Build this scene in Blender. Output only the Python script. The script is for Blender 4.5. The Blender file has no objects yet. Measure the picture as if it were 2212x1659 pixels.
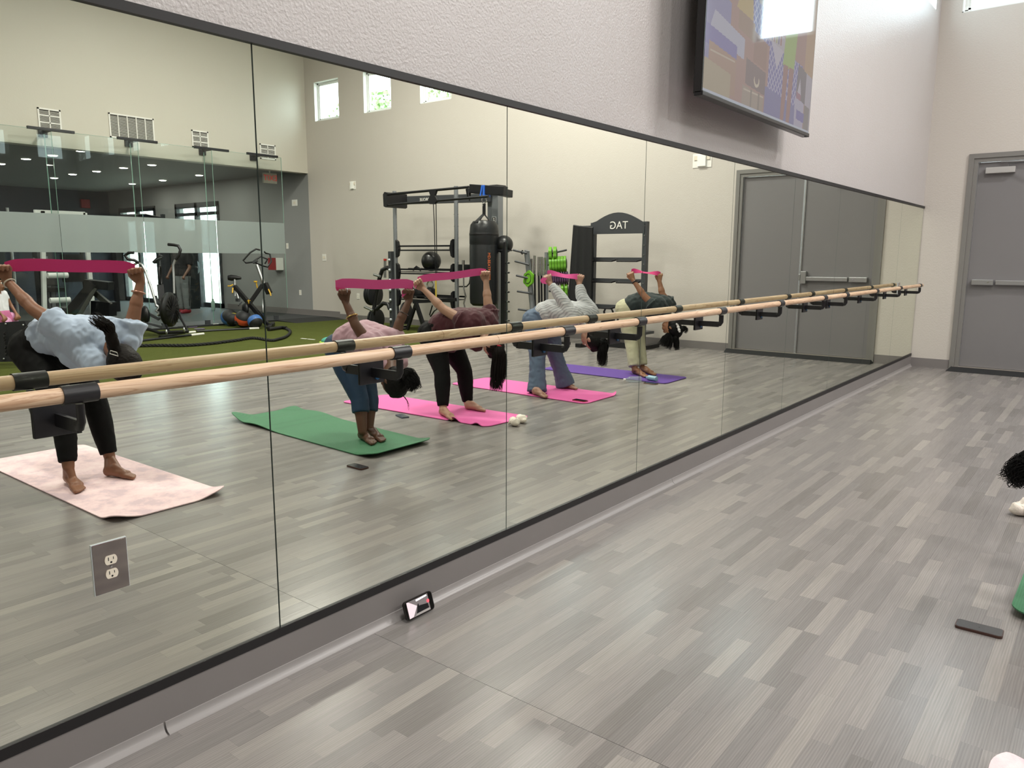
import bpy, bmesh, math, random
import numpy as np
from mathutils import Vector, Matrix, Quaternion
random.seed(7)
SC = bpy.context.scene
COL = SC.collection
PI = math.pi

def lin(h):
    h = h.lstrip('#'); o = []
    for i in (0, 2, 4):
        c = int(h[i:i+2], 16)/255
        o.append(c/12.92 if c <= .04045 else ((c+.055)/1.055)**2.4)
    return (o[0], o[1], o[2], 1)

# ------------------------------------------------------------------ camera
cam = bpy.data.cameras.new('camera'); cam_o = bpy.data.objects.new('camera', cam); COL.objects.link(cam_o)
cam.sensor_width = 36; cam.lens = 26.873; cam.clip_start = .05; cam.clip_end = 200
yaw, pit, rol = math.radians(38.492), math.radians(9.470), math.radians(.2115)
fw = Vector((-math.sin(yaw)*math.cos(pit), math.cos(yaw)*math.cos(pit), -math.sin(pit)))
rt = Vector((math.cos(yaw), math.sin(yaw), 0)); up = rt.cross(fw)
r2 = rt*math.cos(rol)+up*math.sin(rol); u2 = up*math.cos(rol)-rt*math.sin(rol)
mw = Matrix((r2, u2, -fw)).transposed().to_4x4(); mw.translation = Vector((2.08, 0, 1.387))
cam_o.matrix_world = mw
SC.camera = cam_o

# ------------------------------------------------------------------ world, sun-less overcast sky, exposure
W = bpy.data.worlds.new('sky'); SC.world = W; W.use_nodes = True
bg = W.node_tree.nodes['Background']; bg.inputs[0].default_value = (.80, .91, 1, 1); bg.inputs[1].default_value = 10.0
vs = SC.view_settings
vs.view_transform = 'Standard'; vs.look = 'None'; vs.gamma = 1; vs.use_curve_mapping = False; vs.exposure = -0.05
L_ROOM, X_HEAD, X_FAR, Y_BACK, Z_CEIL = 10.93, 12.46, 22.2, -5.0, 6.6

def area(name, loc, sx, sy, power, col=(1, .965, .925), rot=(0, 0, 0)):
    l = bpy.data.lights.new(name, 'AREA'); l.shape = 'RECTANGLE'; l.size = sx; l.size_y = sy; l.energy = power; l.color = col
    o = bpy.data.objects.new(name, l); COL.objects.link(o); o.location = loc; o.rotation_euler = rot
    return o
ADDED_LIGHTS = [(2.6, 1.0), (2.6, 5.6), (4.6, 8.6), (7.4, -1.5), (7.4, 3.0), (8.2, 7.6)]  # added lights out of view, brightening the studio and its far wall
for i, (x, y) in enumerate(ADDED_LIGHTS):
    area('added_fill_light', (x, y, 6.15), 1.2, .5, 290 if y > 7 else 170)
DOWNLIGHTS = [(12.95, 6.35), (14.05, 6.3), (15.06, 6.2), (16.4, 6.2), (17.8, 6.2), (12.87, 8.3), (14.05, 8.2), (15.09, 8.1), (16.27, 8.05), (17.4, 8.0), (18.7, 8.1), (18.7, 10.0), (15.2, 9.9), (17.1, 10.0), (13.4, 4.2), (15.8, 4.2), (18.5, 4.2)]
for i, (x, y) in enumerate(DOWNLIGHTS):
    l = bpy.data.lights.new('downlight', 'AREA'); l.shape = 'DISK'; l.size = .13; l.energy = 13; l.color = (1, .97, .92)
    o = bpy.data.objects.new('downlight', l); COL.objects.link(o); o.location = (x, y, 3.233)

# ------------------------------------------------------------------ materials
MATS = {}
def mat(name, color='#808080', rough=.5, metal=0, emit=None, estr=0, spec=.5, noise=None, bump=None, coat=0, sheen=0):
    """noise=(scale xyz, color2, contrast) ; bump=(scale xyz, distance)"""
    if name in MATS: return MATS[name]
    m = bpy.data.materials.new(name); m.use_nodes = True; nt = m.node_tree; b = nt.nodes['Principled BSDF']
    c = lin(color) if isinstance(color, str) else color
    b.inputs['Base Color'].default_value = c; b.inputs['Roughness'].default_value = rough; b.inputs['Metallic'].default_value = metal
    b.inputs['Specular IOR Level'].default_value = spec; b.inputs['Coat Weight'].default_value = coat
    if sheen: b.inputs['Sheen Weight'].default_value = sheen
    if emit: b.inputs['Emission Color'].default_value = lin(emit); b.inputs['Emission Strength'].default_value = estr
    def coords(scale):
        tc = nt.nodes.new('ShaderNodeTexCoord'); mp = nt.nodes.new('ShaderNodeMapping')
        mp.inputs['Scale'].default_value = scale; nt.links.new(tc.outputs['Object'], mp.inputs[0]); return mp
    if noise:
        mp = coords(noise[0]); n = nt.nodes.new('ShaderNodeTexNoise'); n.inputs['Scale'].default_value = 1; n.inputs['Detail'].default_value = 5
        nt.links.new(mp.outputs[0], n.inputs['Vector'])
        r = nt.nodes.new('ShaderNodeValToRGB'); k = noise[2]
        r.color_ramp.elements[0].position = .5-k; r.color_ramp.elements[1].position = .5+k
        r.color_ramp.elements[0].color = c; r.color_ramp.elements[1].color = lin(noise[1])
        nt.links.new(n.outputs['Fac'], r.inputs[0]); nt.links.new(r.outputs[0], b.inputs['Base Color'])
    if bump:
        mp = coords(bump[0]); n = nt.nodes.new('ShaderNodeTexNoise'); n.inputs['Scale'].default_value = 1; n.inputs['Detail'].default_value = 3
        nt.links.new(mp.outputs[0], n.inputs['Vector'])
        bn = nt.nodes.new('ShaderNodeBump'); bn.inputs['Distance'].default_value = bump[1]; bn.inputs['Strength'].default_value = 1
        nt.links.new(n.outputs['Fac'], bn.inputs['Height']); nt.links.new(bn.outputs[0], b.inputs['Normal'])
    MATS[name] = m; return m

def glass_mat(name, tint, refl=.06, rough=0.0, body=None, opac=0.0):
    """thin architectural glass: what is behind shows through a tint, with a mirror-like share by angle"""
    if name in MATS: return MATS[name]
    m = bpy.data.materials.new(name); m.use_nodes = True; nt = m.node_tree
    for n in list(nt.nodes): nt.nodes.remove(n)
    out = nt.nodes.new('ShaderNodeOutputMaterial')
    tr = nt.nodes.new('ShaderNodeBsdfTransparent'); tr.inputs[0].default_value = tint
    gl = nt.nodes.new('ShaderNodeBsdfGlossy'); gl.inputs['Roughness'].default_value = rough; gl.inputs[0].default_value = (1, 1, 1, 1)
    fr = nt.nodes.new('ShaderNodeFresnel'); fr.inputs[0].default_value = 1.45
    geo = nt.nodes.new('ShaderNodeNewGeometry'); inv = nt.nodes.new('ShaderNodeMath'); inv.operation = 'SUBTRACT'; inv.inputs[0].default_value = 1; nt.links.new(geo.outputs['Backfacing'], inv.inputs[1])
    fm = nt.nodes.new('ShaderNodeMath'); fm.operation = 'MULTIPLY'; nt.links.new(fr.outputs[0], fm.inputs[0]); nt.links.new(inv.outputs[0], fm.inputs[1])
    mx = nt.nodes.new('ShaderNodeMixShader'); nt.links.new(fm.outputs[0], mx.inputs[0])
    first = tr
    if body:
        df = nt.nodes.new('ShaderNodeBsdfDiffuse'); df.inputs[0].default_value = body
        tl = nt.nodes.new('ShaderNodeBsdfTranslucent'); tl.inputs[0].default_value = body
        m2 = nt.nodes.new('ShaderNodeMixShader'); m2.inputs[0].default_value = .45
        nt.links.new(df.outputs[0], m2.inputs[1]); nt.links.new(tl.outputs[0], m2.inputs[2])
        m3 = nt.nodes.new('ShaderNodeMixShader'); m3.inputs[0].default_value = opac
        nt.links.new(tr.outputs[0], m3.inputs[1]); nt.links.new(m2.outputs[0], m3.inputs[2]); first = m3
    nt.links.new(first.outputs[0], mx.inputs[1]); nt.links.new(gl.outputs[0], mx.inputs[2]); nt.links.new(mx.outputs[0], out.inputs[0])
    MATS[name] = m; return m

M_MIRROR = bpy.data.materials.new('mirror_silver'); M_MIRROR.use_nodes = True
_nt = M_MIRROR.node_tree
for _n in list(_nt.nodes): _nt.nodes.remove(_n)
_o = _nt.nodes.new('ShaderNodeOutputMaterial'); _g = _nt.nodes.new('ShaderNodeBsdfGlossy'); _g.inputs['Roughness'].default_value = 0
_g.inputs[0].default_value = (.86, .885, .80, 1); _nt.links.new(_g.outputs[0], _o.inputs[0])

def wood_mat():
    m = bpy.data.materials.new('maple_barre'); m.use_nodes = True; nt = m.node_tree; b = nt.nodes['Principled BSDF']
    tc = nt.nodes.new('ShaderNodeTexCoord'); mp = nt.nodes.new('ShaderNodeMapping'); mp.inputs['Scale'].default_value = (28, 1.6, 28)
    n = nt.nodes.new('ShaderNodeTexNoise'); n.inputs['Scale'].default_value = 1.2; n.inputs['Detail'].default_value = 6; n.inputs['Distortion'].default_value = 1.2
    nt.links.new(tc.outputs['Object'], mp.inputs[0]); nt.links.new(mp.outputs[0], n.inputs['Vector'])
    r = nt.nodes.new('ShaderNodeValToRGB'); e = r.color_ramp.elements
    e[0].position = .3; e[0].color = lin('#bd9c80'); e[1].position = .62; e[1].color = lin('#d6b99d')
    a = e.new(.48); a.color = lin('#d0b193'); a2 = e.new(.51); a2.color = lin('#b28d70'); a3 = e.new(.54); a3.color = lin('#d1b395')
    nt.links.new(n.outputs['Fac'], r.inputs[0]); nt.links.new(r.outputs[0], b.inputs['Base Color'])
    b.inputs['Roughness'].default_value = .42
    return m
M_MAPLE = wood_mat()

def plank_mat():
    m = bpy.data.materials.new('vinyl_plank'); m.use_nodes = True; nt = m.node_tree; b = nt.nodes['Principled BSDF']
    at = nt.nodes.new('ShaderNodeAttribute'); at.attribute_name = 'tone'
    geo = nt.nodes.new('ShaderNodeNewGeometry')
    add = nt.nodes.new('ShaderNodeVectorMath'); add.operation = 'MULTIPLY_ADD'
    add.inputs[1].default_value = (1, 1, 1)
    off = nt.nodes.new('ShaderNodeVectorMath'); off.operation = 'SCALE'; off.inputs[3].default_value = 37.0
    nt.links.new(at.outputs['Color'], off.inputs[0]); nt.links.new(geo.outputs['Position'], add.inputs[0]); nt.links.new(off.outputs[0], add.inputs[2])
    mp = nt.nodes.new('ShaderNodeMapping'); mp.inputs['Scale'].default_value = (170, 5.5, 1); nt.links.new(add.outputs[0], mp.inputs[0])
    n = nt.nodes.new('ShaderNodeTexNoise'); n.inputs['Scale'].default_value = 1; n.inputs['Detail'].default_value = 5; n.inputs['Distortion'].default_value = .8
    nt.links.new(mp.outputs[0], n.inputs['Vector'])
    w = nt.nodes.new('ShaderNodeTexWave'); w.wave_type = 'BANDS'; w.bands_direction = 'X'; w.inputs['Scale'].default_value = .9; w.inputs['Distortion'].default_value = 7; w.inputs['Detail'].default_value = 2; w.inputs['Detail Scale'].default_value = .6
    mp2 = nt.nodes.new('ShaderNodeMapping'); mp2.inputs['Scale'].default_value = (44, 3.4, 1); nt.links.new(add.outputs[0], mp2.inputs[0]); nt.links.new(mp2.outputs[0], w.inputs['Vector'])
    base = nt.nodes.new('ShaderNodeValToRGB'); e = base.color_ramp.elements
    e[0].color = lin('#797572'); e[1].color = lin('#96918c'); x = e.new(.3); x.color = lin('#827e7c'); y = e.new(.72); y.color = lin('#8c8784')
    sep = nt.nodes.new('ShaderNodeSeparateColor'); nt.links.new(at.outputs['Color'], sep.inputs[0]); nt.links.new(sep.outputs[0], base.inputs[0])
    ma = nt.nodes.new('ShaderNodeMath'); ma.operation = 'ADD'; nt.links.new(n.outputs['Fac'], ma.inputs[0])
    mb = nt.nodes.new('ShaderNodeMath'); mb.operation = 'MULTIPLY'; mb.inputs[1].default_value = .35; nt.links.new(w.outputs['Fac'], mb.inputs[0]); nt.links.new(mb.outputs[0], ma.inputs[1])
    mr = nt.nodes.new('ShaderNodeMapRange'); mr.inputs[1].default_value = .35; mr.inputs[2].default_value = 1.05; mr.inputs[3].default_value = .82; mr.inputs[4].default_value = 1.14
    nt.links.new(ma.outputs[0], mr.inputs[0])
    mul = nt.nodes.new('ShaderNodeVectorMath'); mul.operation = 'SCALE'; nt.links.new(base.outputs[0], mul.inputs[0]); nt.links.new(mr.outputs[0], mul.inputs[3])
    nt.links.new(mul.outputs[0], b.inputs['Base Color']); b.inputs['Roughness'].default_value = .24; b.inputs['Specular IOR Level'].default_value = .5
    bn = nt.nodes.new('ShaderNodeBump'); bn.inputs['Distance'].default_value = .0004; bn.inputs['Strength'].default_value = .5; nt.links.new(n.outputs['Fac'], bn.inputs['Height']); nt.links.new(bn.outputs[0], b.inputs['Normal'])
    return m
M_PLANK = plank_mat()

M_WALL_M = mat('orange_peel_plaster', '#bbb6b6', .36, bump=((95, 95, 95), .0027), noise=((1.2, 1.2, 1.2), '#b7b2b1', .3))
M_WALL_F = mat('cream_wall_paint', '#c5bfb8', .6, bump=((60, 60, 60), .0016))
M_WALL_H = mat('header_wall_paint', '#cbc6ba', .5, bump=((40, 40, 40), .001))
M_WALL_G = mat('grey_gym_paint', '#8f9090', .6, bump=((50, 50, 50), .001))
M_NAVY = mat('navy_gym_paint', '#343a46', .6)
M_CEIL = mat('ceiling_paint', '#d8d6d0', .8)
M_GCEIL = mat('gym_ceiling_paint', '#7d8080', .7)
M_BASE = mat('grey_vinyl_base', '#7e7978', .45, noise=((3, 3, 3), '#777372', .35))
M_COVE = mat('cove_vinyl', '#8d8988', .35)
M_DOOR = mat('door_grey_paint', '#7c7a7b', .45, noise=((1, 1, 1.5), '#777577', .4))
M_FRAME = mat('door_frame_grey', '#7c7a77', .4)
M_BLK = mat('black_powder_coat', '#16161a', .38)
M_BLKM = mat('matt_black_trim', '#121013', .5)
M_RUB = mat('black_rubber', '#1c1d1f', .8, bump=((90, 90, 90), .001))
M_RUBF = mat('rubber_gym_floor', '#2e3032', .7, noise=((120, 120, 120), '#3a3c3e', .2))
M_TURF = mat('green_turf', '#4b5124', .95, spec=.1, noise=((14, 4, 1), '#585f2f', .3), bump=((500, 500, 500), .004))
M_STEEL = mat('brushed_steel', '#b9bbbd', .3, metal=.9)
M_CHROME = mat('chrome', '#d4d6d8', .12, metal=1)
M_SILV = mat('silver_powder_coat', '#8b8f94', .35, metal=.5)
M_DGREY = mat('dark_grey_steel', '#3e4044', .42)
M_WHITE = mat('white_plastic', '#e9e7e2', .4)
M_IVORY = mat('ivory_plastic', '#dfd6c6', .4)
M_DARK = mat('dark_void', '#0b0b0c', .6)
M_GLASS = glass_mat('clear_partition_glass', (.925, .95, .94, 1))
M_GEDGE = mat('green_glass_edge', '#8fb3a6', .15)
M_FROST = glass_mat('frosted_film', (.85, .92, .92, 1), body=(.50, .55, .545, 1), opac=.84)
M_WGLASS = glass_mat('window_glass', (.93, .97, .96, 1))
M_VINYLW = mat('white_window_frame', '#e6e8e6', .4)

# ------------------------------------------------------------------ mesh builder
class MB:
    def __init__(s): s.v = []; s.f = []
    def add(s, v, f):
        n = len(s.v); s.v += [tuple(p) for p in v]; s.f += [tuple(i+n for i in q) for q in f]; return s
    def box(s, c, d, R=None):
        c = Vector(c); h = [x/2 for x in d]; v = []
        for i in (-1, 1):
            for j in (-1, 1):
                for k in (-1, 1):
                    p = Vector((i*h[0], j*h[1], k*h[2])); p = R @ p if R else p; v.append(c+p)
        return s.add(v, [(0, 1, 3, 2), (4, 6, 7, 5), (0, 4, 5, 1), (2, 3, 7, 6), (0, 2, 6, 4), (1, 5, 7, 3)])
    def b2(s, a, b):   # box by two corners
        return s.box([(a[i]+b[i])/2 for i in range(3)], [abs(a[i]-b[i]) for i in range(3)])
    def bar(s, p0, p1, w, h, upv=(0, 0, 1)):   # rectangular bar from p0 to p1
        p0 = Vector(p0); p1 = Vector(p1); d = (p1-p0); L = d.length; d.normalize(); u = Vector(upv)
        if abs(d.dot(u)) > .99: u = Vector((0, 1, 0))
        sd = d.cross(u).normalized(); u = sd.cross(d)
        R = Matrix((d, sd, u)).transposed()
        return s.box((p0+p1)/2, (L, w, h), R)
    def tube(s, pts, r, n=10, caps=True, closed=False, flat=None):
        pts = [Vector(p) for p in pts]; m = len(pts); rr = r if isinstance(r, (list, tuple)) else [r]*m
        v = []; f = []; prev = None
        for i, p in enumerate(pts):
            a = pts[(i-1) % m] if (closed or i > 0) else p; b = pts[(i+1) % m] if (closed or i < m-1) else p
            t = (b-a).normalized() if (b-a).length > 1e-9 else Vector((0, 0, 1))
            if prev is None:
                u = Vector((0, 0, 1)) if abs(t.z) < .9 else Vector((1, 0, 0)); u = (u-t*u.dot(t)).normalized()
            else:
                u = (prev-t*prev.dot(t)); u = u.normalized() if u.length > 1e-6 else t.orthogonal().normalized()
            prev = u; w = t.cross(u)
            for k in range(n):
                a_ = 2*PI*k/n; v.append(p+(u*math.cos(a_)+w*math.sin(a_)*(flat or 1))*rr[i])
        q = m if closed else m-1
        for i in range(q):
            j = (i+1) % m
            for k in range(n): f.append((i*n+k, i*n+(k+1) % n, j*n+(k+1) % n, j*n+k))
        if caps and not closed:
            f.append(tuple(range(n-1, -1, -1))); f.append(tuple((m-1)*n+k for k in range(n)))
        return s.add(v, f)
    def cyl(s, p0, p1, r, r1=None, n=16): return s.tube([p0, p1], [r, r if r1 is None else r1], n)
    def ell(s, c, r, R=None, nu=16, nv=10):
        c = Vector(c); r = (r, r, r) if isinstance(r, (int, float)) else r; v = []; f = []
        for j in range(1, nv):
            th = PI*j/nv
            for i in range(nu):
                a = 2*PI*i/nu; p = Vector((r[0]*math.sin(th)*math.cos(a), r[1]*math.sin(th)*math.sin(a), r[2]*math.cos(th)))
                v.append(c+(R @ p if R else p))
        t = len(v); v.append(c+(R @ Vector((0, 0, r[2])) if R else Vector((0, 0, r[2])))); v.append(c-(R @ Vector((0, 0, r[2])) if R else Vector((0, 0, r[2]))))
        for j in range(nv-2):
            for i in range(nu): f.append((j*nu+i, (j+1)*nu+i, (j+1)*nu+(i+1) % nu, j*nu+(i+1) % nu))
        for i in range(nu):
            f.append((t, i, (i+1) % nu)); f.append((t+1, (nv-2)*nu+(i+1) % nu, (nv-2)*nu+i))
        return s.add(v, f)
    def cap(s, a, b, ra, rb, n=14):     # capsule with two radii
        a = Vector(a); b = Vector(b); d = (b-a); L = d.length; d = d.normalized() if L > 1e-6 else Vector((0, 0, 1))
        pts = []; rr = []
        for k in range(1, 5):
            t = PI/2*k/4; pts.append(a-d*ra*math.cos(t)); rr.append(max(ra*math.sin(t), .0005))
        for k in range(4, 0, -1):
            t = PI/2*k/4; pts.append(b+d*rb*math.cos(t)); rr.append(max(rb*math.sin(t), .0005))
        return s.tube(pts, rr, n)
    def torus(s, c, nrm, R_, r, n=24, m=8):
        c = Vector(c); nrm = Vector(nrm).normalized(); u = nrm.orthogonal().normalized(); w = nrm.cross(u)
        return s.tube([c+(u*math.cos(2*PI*k/n)+w*math.sin(2*PI*k/n))*R_ for k in range(n)], r, m, closed=True)
    def prism(s, pts, off):     # polygon of 3-D points extruded by vector off
        n = len(pts); off = Vector(off); v = [Vector(p) for p in pts]+[Vector(p)+off for p in pts]
        return s.add(v, [tuple(range(n-1, -1, -1)), tuple(range(n, 2*n))]+[(i, (i+1) % n, n+(i+1) % n, n+i) for i in range(n)])
    def lathe(s, c, ax, prof, n=24):   # prof: (radius, height) along ax
        c = Vector(c); ax = Vector(ax).normalized(); u = ax.orthogonal().normalized(); w = ax.cross(u); v = []; f = []
        for r, h in prof:
            for k in range(n):
                a = 2*PI*k/n; v.append(c+ax*h+(u*math.cos(a)+w*math.sin(a))*max(r, .0003))
        for i in range(len(prof)-1):
            for k in range(n): f.append((i*n+k, i*n+(k+1) % n, (i+1)*n+(k+1) % n, (i+1)*n+k))
        f.append(tuple(range(n-1, -1, -1))); f.append(tuple((len(prof)-1)*n+k for k in range(n)))
        return s.add(v, f)
    def ribbon(s, pts, wv, th):   # strip through pts, half-width vectors wv (one or list), thickness th
        pts = [Vector(p) for p in pts]; m = len(pts); v = []; f = []
        W_ = [Vector(x) for x in wv] if isinstance(wv, list) else [Vector(wv)]*m
        for i, p in enumerate(pts):
            t = (pts[min(i+1, m-1)]-pts[max(i-1, 0)]).normalized(); nn = t.cross(W_[i]).normalized()*th/2
            v += [p+W_[i]+nn, p-W_[i]+nn, p-W_[i]-nn, p+W_[i]-nn]
        for i in range(m-1):
            for k in range(4): f.append((4*i+k, 4*i+(k+1) % 4, 4*i+4+(k+1) % 4, 4*i+4+k))
        f += [(3, 2, 1, 0), (4*m-4, 4*m-3, 4*m-2, 4*m-1)]
        return s.add(v, f)

def mesh_from(name, mb, m, smooth=40, bevel=0):
    me = bpy.data.meshes.new(name); me.from_pydata([tuple(p) for p in mb.v], [], mb.f)
    bm = bmesh.new(); bm.from_mesh(me)
    bmesh.ops.recalc_face_normals(bm, faces=bm.faces)
    if bevel: bmesh.ops.bevel(bm, geom=[e for e in bm.edges if len(e.link_faces) == 2 and e.calc_face_angle(0) > .6], offset=bevel, segments=2, affect='EDGES', profile=.6)
    bm.to_mesh(me); bm.free(); me.update()
    if m: me.materials.append(m)
    if smooth:
        me.polygons.foreach_set('use_smooth', [True]*len(me.polygons)); me.set_sharp_from_angle(angle=math.radians(smooth))
    return me
def tag(o, label=None, cat=None, group=None, kind=None):
    if label: o['label'] = label
    if cat: o['category'] = cat
    if group: o['group'] = group
    if kind: o['kind'] = kind
    return o
def obj(name, mb, m, parent=None, label=None, cat=None, group=None, kind=None, smooth=40, bevel=0):
    me = mb if isinstance(mb, bpy.types.Mesh) else mesh_from(name, mb, m, smooth, bevel)
    o = bpy.data.objects.new(name, me); COL.objects.link(o)
    if parent is not None:
        o.parent = parent; o.matrix_parent_inverse = Matrix.Translation(parent_loc(parent)).inverted()
    return tag(o, label, cat, group, kind)
def parent_loc(p):
    l = Vector(p.location)
    return l if p.parent is None else l
def thing(name, label, cat, loc=(0, 0, 0), group=None):
    o = bpy.data.objects.new(name, None); COL.objects.link(o); o.location = loc; o.empty_display_size = .1
    return tag(o, label, cat, group)
def struct(name, mb, m, smooth=0, parent=None, bevel=0):
    return obj(name, mb, m, parent, kind=None if parent else 'structure', smooth=smooth, bevel=bevel)
def clone(src, delta, label=None):      # copies a thing, its parts and their sub-parts, moved by delta
    r = src.copy(); COL.objects.link(r); r.location = Vector(src.location)+Vector(delta)
    if label: r['label'] = label
    for ch in src.children:
        c = ch.copy(); COL.objects.link(c); c.parent = r
        for g in ch.children:
            d = g.copy(); COL.objects.link(d); d.parent = c
    return r
def text(name, s, size, M, m, parent, label=None, ext=.001):
    cu = bpy.data.curves.new(name, 'FONT'); cu.body = s; cu.size = size; cu.extrude = ext; cu.align_x = 'CENTER'; cu.align_y = 'CENTER'
    t = bpy.data.objects.new('tmp', cu); COL.objects.link(t)
    dg = bpy.context.evaluated_depsgraph_get(); me = bpy.data.meshes.new_from_object(t.evaluated_get(dg)); bpy.data.objects.remove(t); bpy.data.curves.remove(cu)
    me.name = name; me.transform(M); me.materials.clear(); me.materials.append(m)
    return obj(name, me, None, parent, label)
def frame_of(origin, right, upv):
    r = Vector(right).normalized(); u = Vector(upv).normalized(); n = r.cross(u)
    M = Matrix((r, u, n)).transposed().to_4x4(); M.translation = Vector(origin); return M

# ================================================================== THE SETTING
def wall_cells(mb, axis, pos0, pos1, u0, u1, z0, z1, holes):
    """solid wall between pos0 and pos1 along 'axis', spanning u (the other horizontal) and z, with rectangular holes (u0,u1,z0,z1)"""
    us = sorted({u0, u1, *[h[0] for h in holes], *[h[1] for h in holes]}); zs = sorted({z0, z1, *[h[2] for h in holes], *[h[3] for h in holes]})
    for i in range(len(us)-1):
        for j in range(len(zs)-1):
            cu, cz = (us[i]+us[i+1])/2, (zs[j]+zs[j+1])/2
            if any(h[0] < cu < h[1] and h[2] < cz < h[3] for h in holes): continue
            if axis == 'y': mb.b2((us[i], pos0, zs[j]), (us[i+1], pos1, zs[j+1]))
            else: mb.b2((pos0, us[i], zs[j]), (pos1, us[i+1], zs[j+1]))
    return mb

WZ0, WZ1 = 4.27, 5.09
FAR_WIN = [.22, 1.79, 3.36, 4.93, 6.50, 8.07, 9.70, 11.31]
SIDE_WIN = [3.55, 5.12, 6.69, 8.26, 9.83]
DX0, DX1, DZ = .50, 2.42, 2.57            # double door rough opening

# floor: sub-floor, every strip of the vinyl plank covering, turf, raised rubber gym floor
floor = struct('floor', MB().b2((-.2, Y_BACK, -.12), (X_HEAD-1.1, L_ROOM+.2, -.004)), mat('dark_subfloor', '#3c3633', .8))
rp = random.Random(11); near = []; SW = .0575; TURF_X = 5.74
row = 0; x = .004
while x < TURF_X-.01:
    y = -3.6+rp.random()*.5
    while y < L_ROOM:
        ln = rp.choice((.30, .38, .45, .52, .58, .64, .26)); y1 = min(y+ln, L_ROOM)
        if abs(y-1.7596) < 1e-6: y = 1.7609
        if y < 1.76 < y1: y1 = 1.7596
        near.append((x, min(x+SW, TURF_X), y, y1, (rp.random()+rp.random())/2 if rp.random() < .4 else rp.random())); y = y1
    x += SW
def on_screen(p):
    d = Vector(p)-Vector((2.08, 0, 1.387)); a, b, c = d.dot(r2), d.dot(u2), d.dot(-Vector(mw.col[2][:3]))
    return c > .3 and abs(a/c) < .69 and abs(b/c) < .52, c
pl = []
for q in near:
    ok, c = on_screen(((q[0]+q[1])/2, (q[2]+q[3])/2, 0)); pl.append((0 if ok else 1, c, q))
pl.sort(key=lambda t: (t[0], t[1]))
def plank_mesh(name, qs):
    mb = MB(); tones = []
    for q in qs:
        g = .00012; x0, x1, y0, y1 = q[0]+g, q[1]-g, q[2]+g, q[3]-g; z = -.0002*q[4]
        mb.add([(x0, y0, z), (x1, y0, z), (x1, y1, z), (x0, y1, z), (x0, y0, -.004), (x1, y0, -.004), (x1, y1, -.004), (x0, y1, -.004)],
               [(0, 1, 2, 3), (0, 4, 5, 1), (1, 5, 6, 2), (2, 6, 7, 3), (3, 7, 4, 0)]); tones += [(q[4], (q[4]*7.3) % 1, (q[4]*13.7) % 1, 1)]*8
    me = bpy.data.meshes.new(name); me.from_pydata(mb.v, [], mb.f); me.materials.append(M_PLANK)
    at = me.color_attributes.new('tone', 'FLOAT_COLOR', 'POINT'); at.data.foreach_set('color', [c for t in tones for c in t]); return me
for k, t in enumerate(pl[:300]):
    o = bpy.data.objects.new('plank', plank_mesh('plank', [t[2]])); COL.objects.link(o); o.parent = floor
o = bpy.data.objects.new('plank', plank_mesh('plank', [t[2] for t in pl[300:]])); COL.objects.link(o); o.parent = floor; o['kind'] = 'stuff'
tag(struct('floor_turf', MB().b2((TURF_X, Y_BACK, -.004), (12.0, L_ROOM, .006)), M_TURF), 'olive green artificial turf strip between the plank floor and the raised gym floor')
PZ = .035
struct('floor_gym', MB().b2((12.0, Y_BACK, -.1), (X_FAR, L_ROOM, PZ)), M_RUBF)
struct('trim_1', MB().b2((11.97, Y_BACK, .004), (12.003, 9.62, PZ+.004)), M_RUB)
ramp = MB(); ramp.prism([(11.3, 9.62, .006), (12.01, 9.62, .006), (12.01, 9.62, PZ+.002)], (0, 1.3, 0)); struct('floor_ramp', ramp, M_RUB)

# walls
struct('wall_mirror', wall_cells(MB(), 'x', -.25, -.008, Y_BACK, L_ROOM+.2, 0, Z_CEIL, [(y, y+.83, WZ0, WZ1) for y in SIDE_WIN]), M_WALL_M)
struct('wall_far', wall_cells(MB(), 'y', L_ROOM, L_ROOM+.22, -.008, X_HEAD, 0, Z_CEIL, [(x, x+.83, WZ0, WZ1) for x in FAR_WIN]+[(DX0, DX1, 0, DZ)]), M_WALL_F)
struct('wall_header', MB().b2((X_HEAD, Y_BACK, 3.2), (X_HEAD+.22, L_ROOM+.2, Z_CEIL)), M_WALL_H)
GD = [(16.15, 18.3), (19.4, 21.55)]
struct('wall_gym_far', wall_cells(MB(), 'y', L_ROOM, L_ROOM+.22, X_HEAD, X_FAR+.2, 0, 3.6, [(a, b, PZ, 2.75) for a, b in GD]), M_WALL_G)
struct('wall_gym_side', MB().b2((X_FAR, Y_BACK, 0), (X_FAR+.2, L_ROOM, 3.6)), M_NAVY)
struct('wall_back', MB().b2((-.25, Y_BACK-.2, 0), (X_FAR+.2, Y_BACK, Z_CEIL)), M_WALL_F)
struct('ceiling', MB().b2((-.25, Y_BACK, Z_CEIL), (X_HEAD+.22, L_ROOM+.2, Z_CEIL+.2)), M_CEIL)
struct('ceiling_gym', MB().b2((X_HEAD+.22, Y_BACK, 3.25), (X_FAR+.2, L_ROOM, 3.45)), M_GCEIL)

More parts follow.
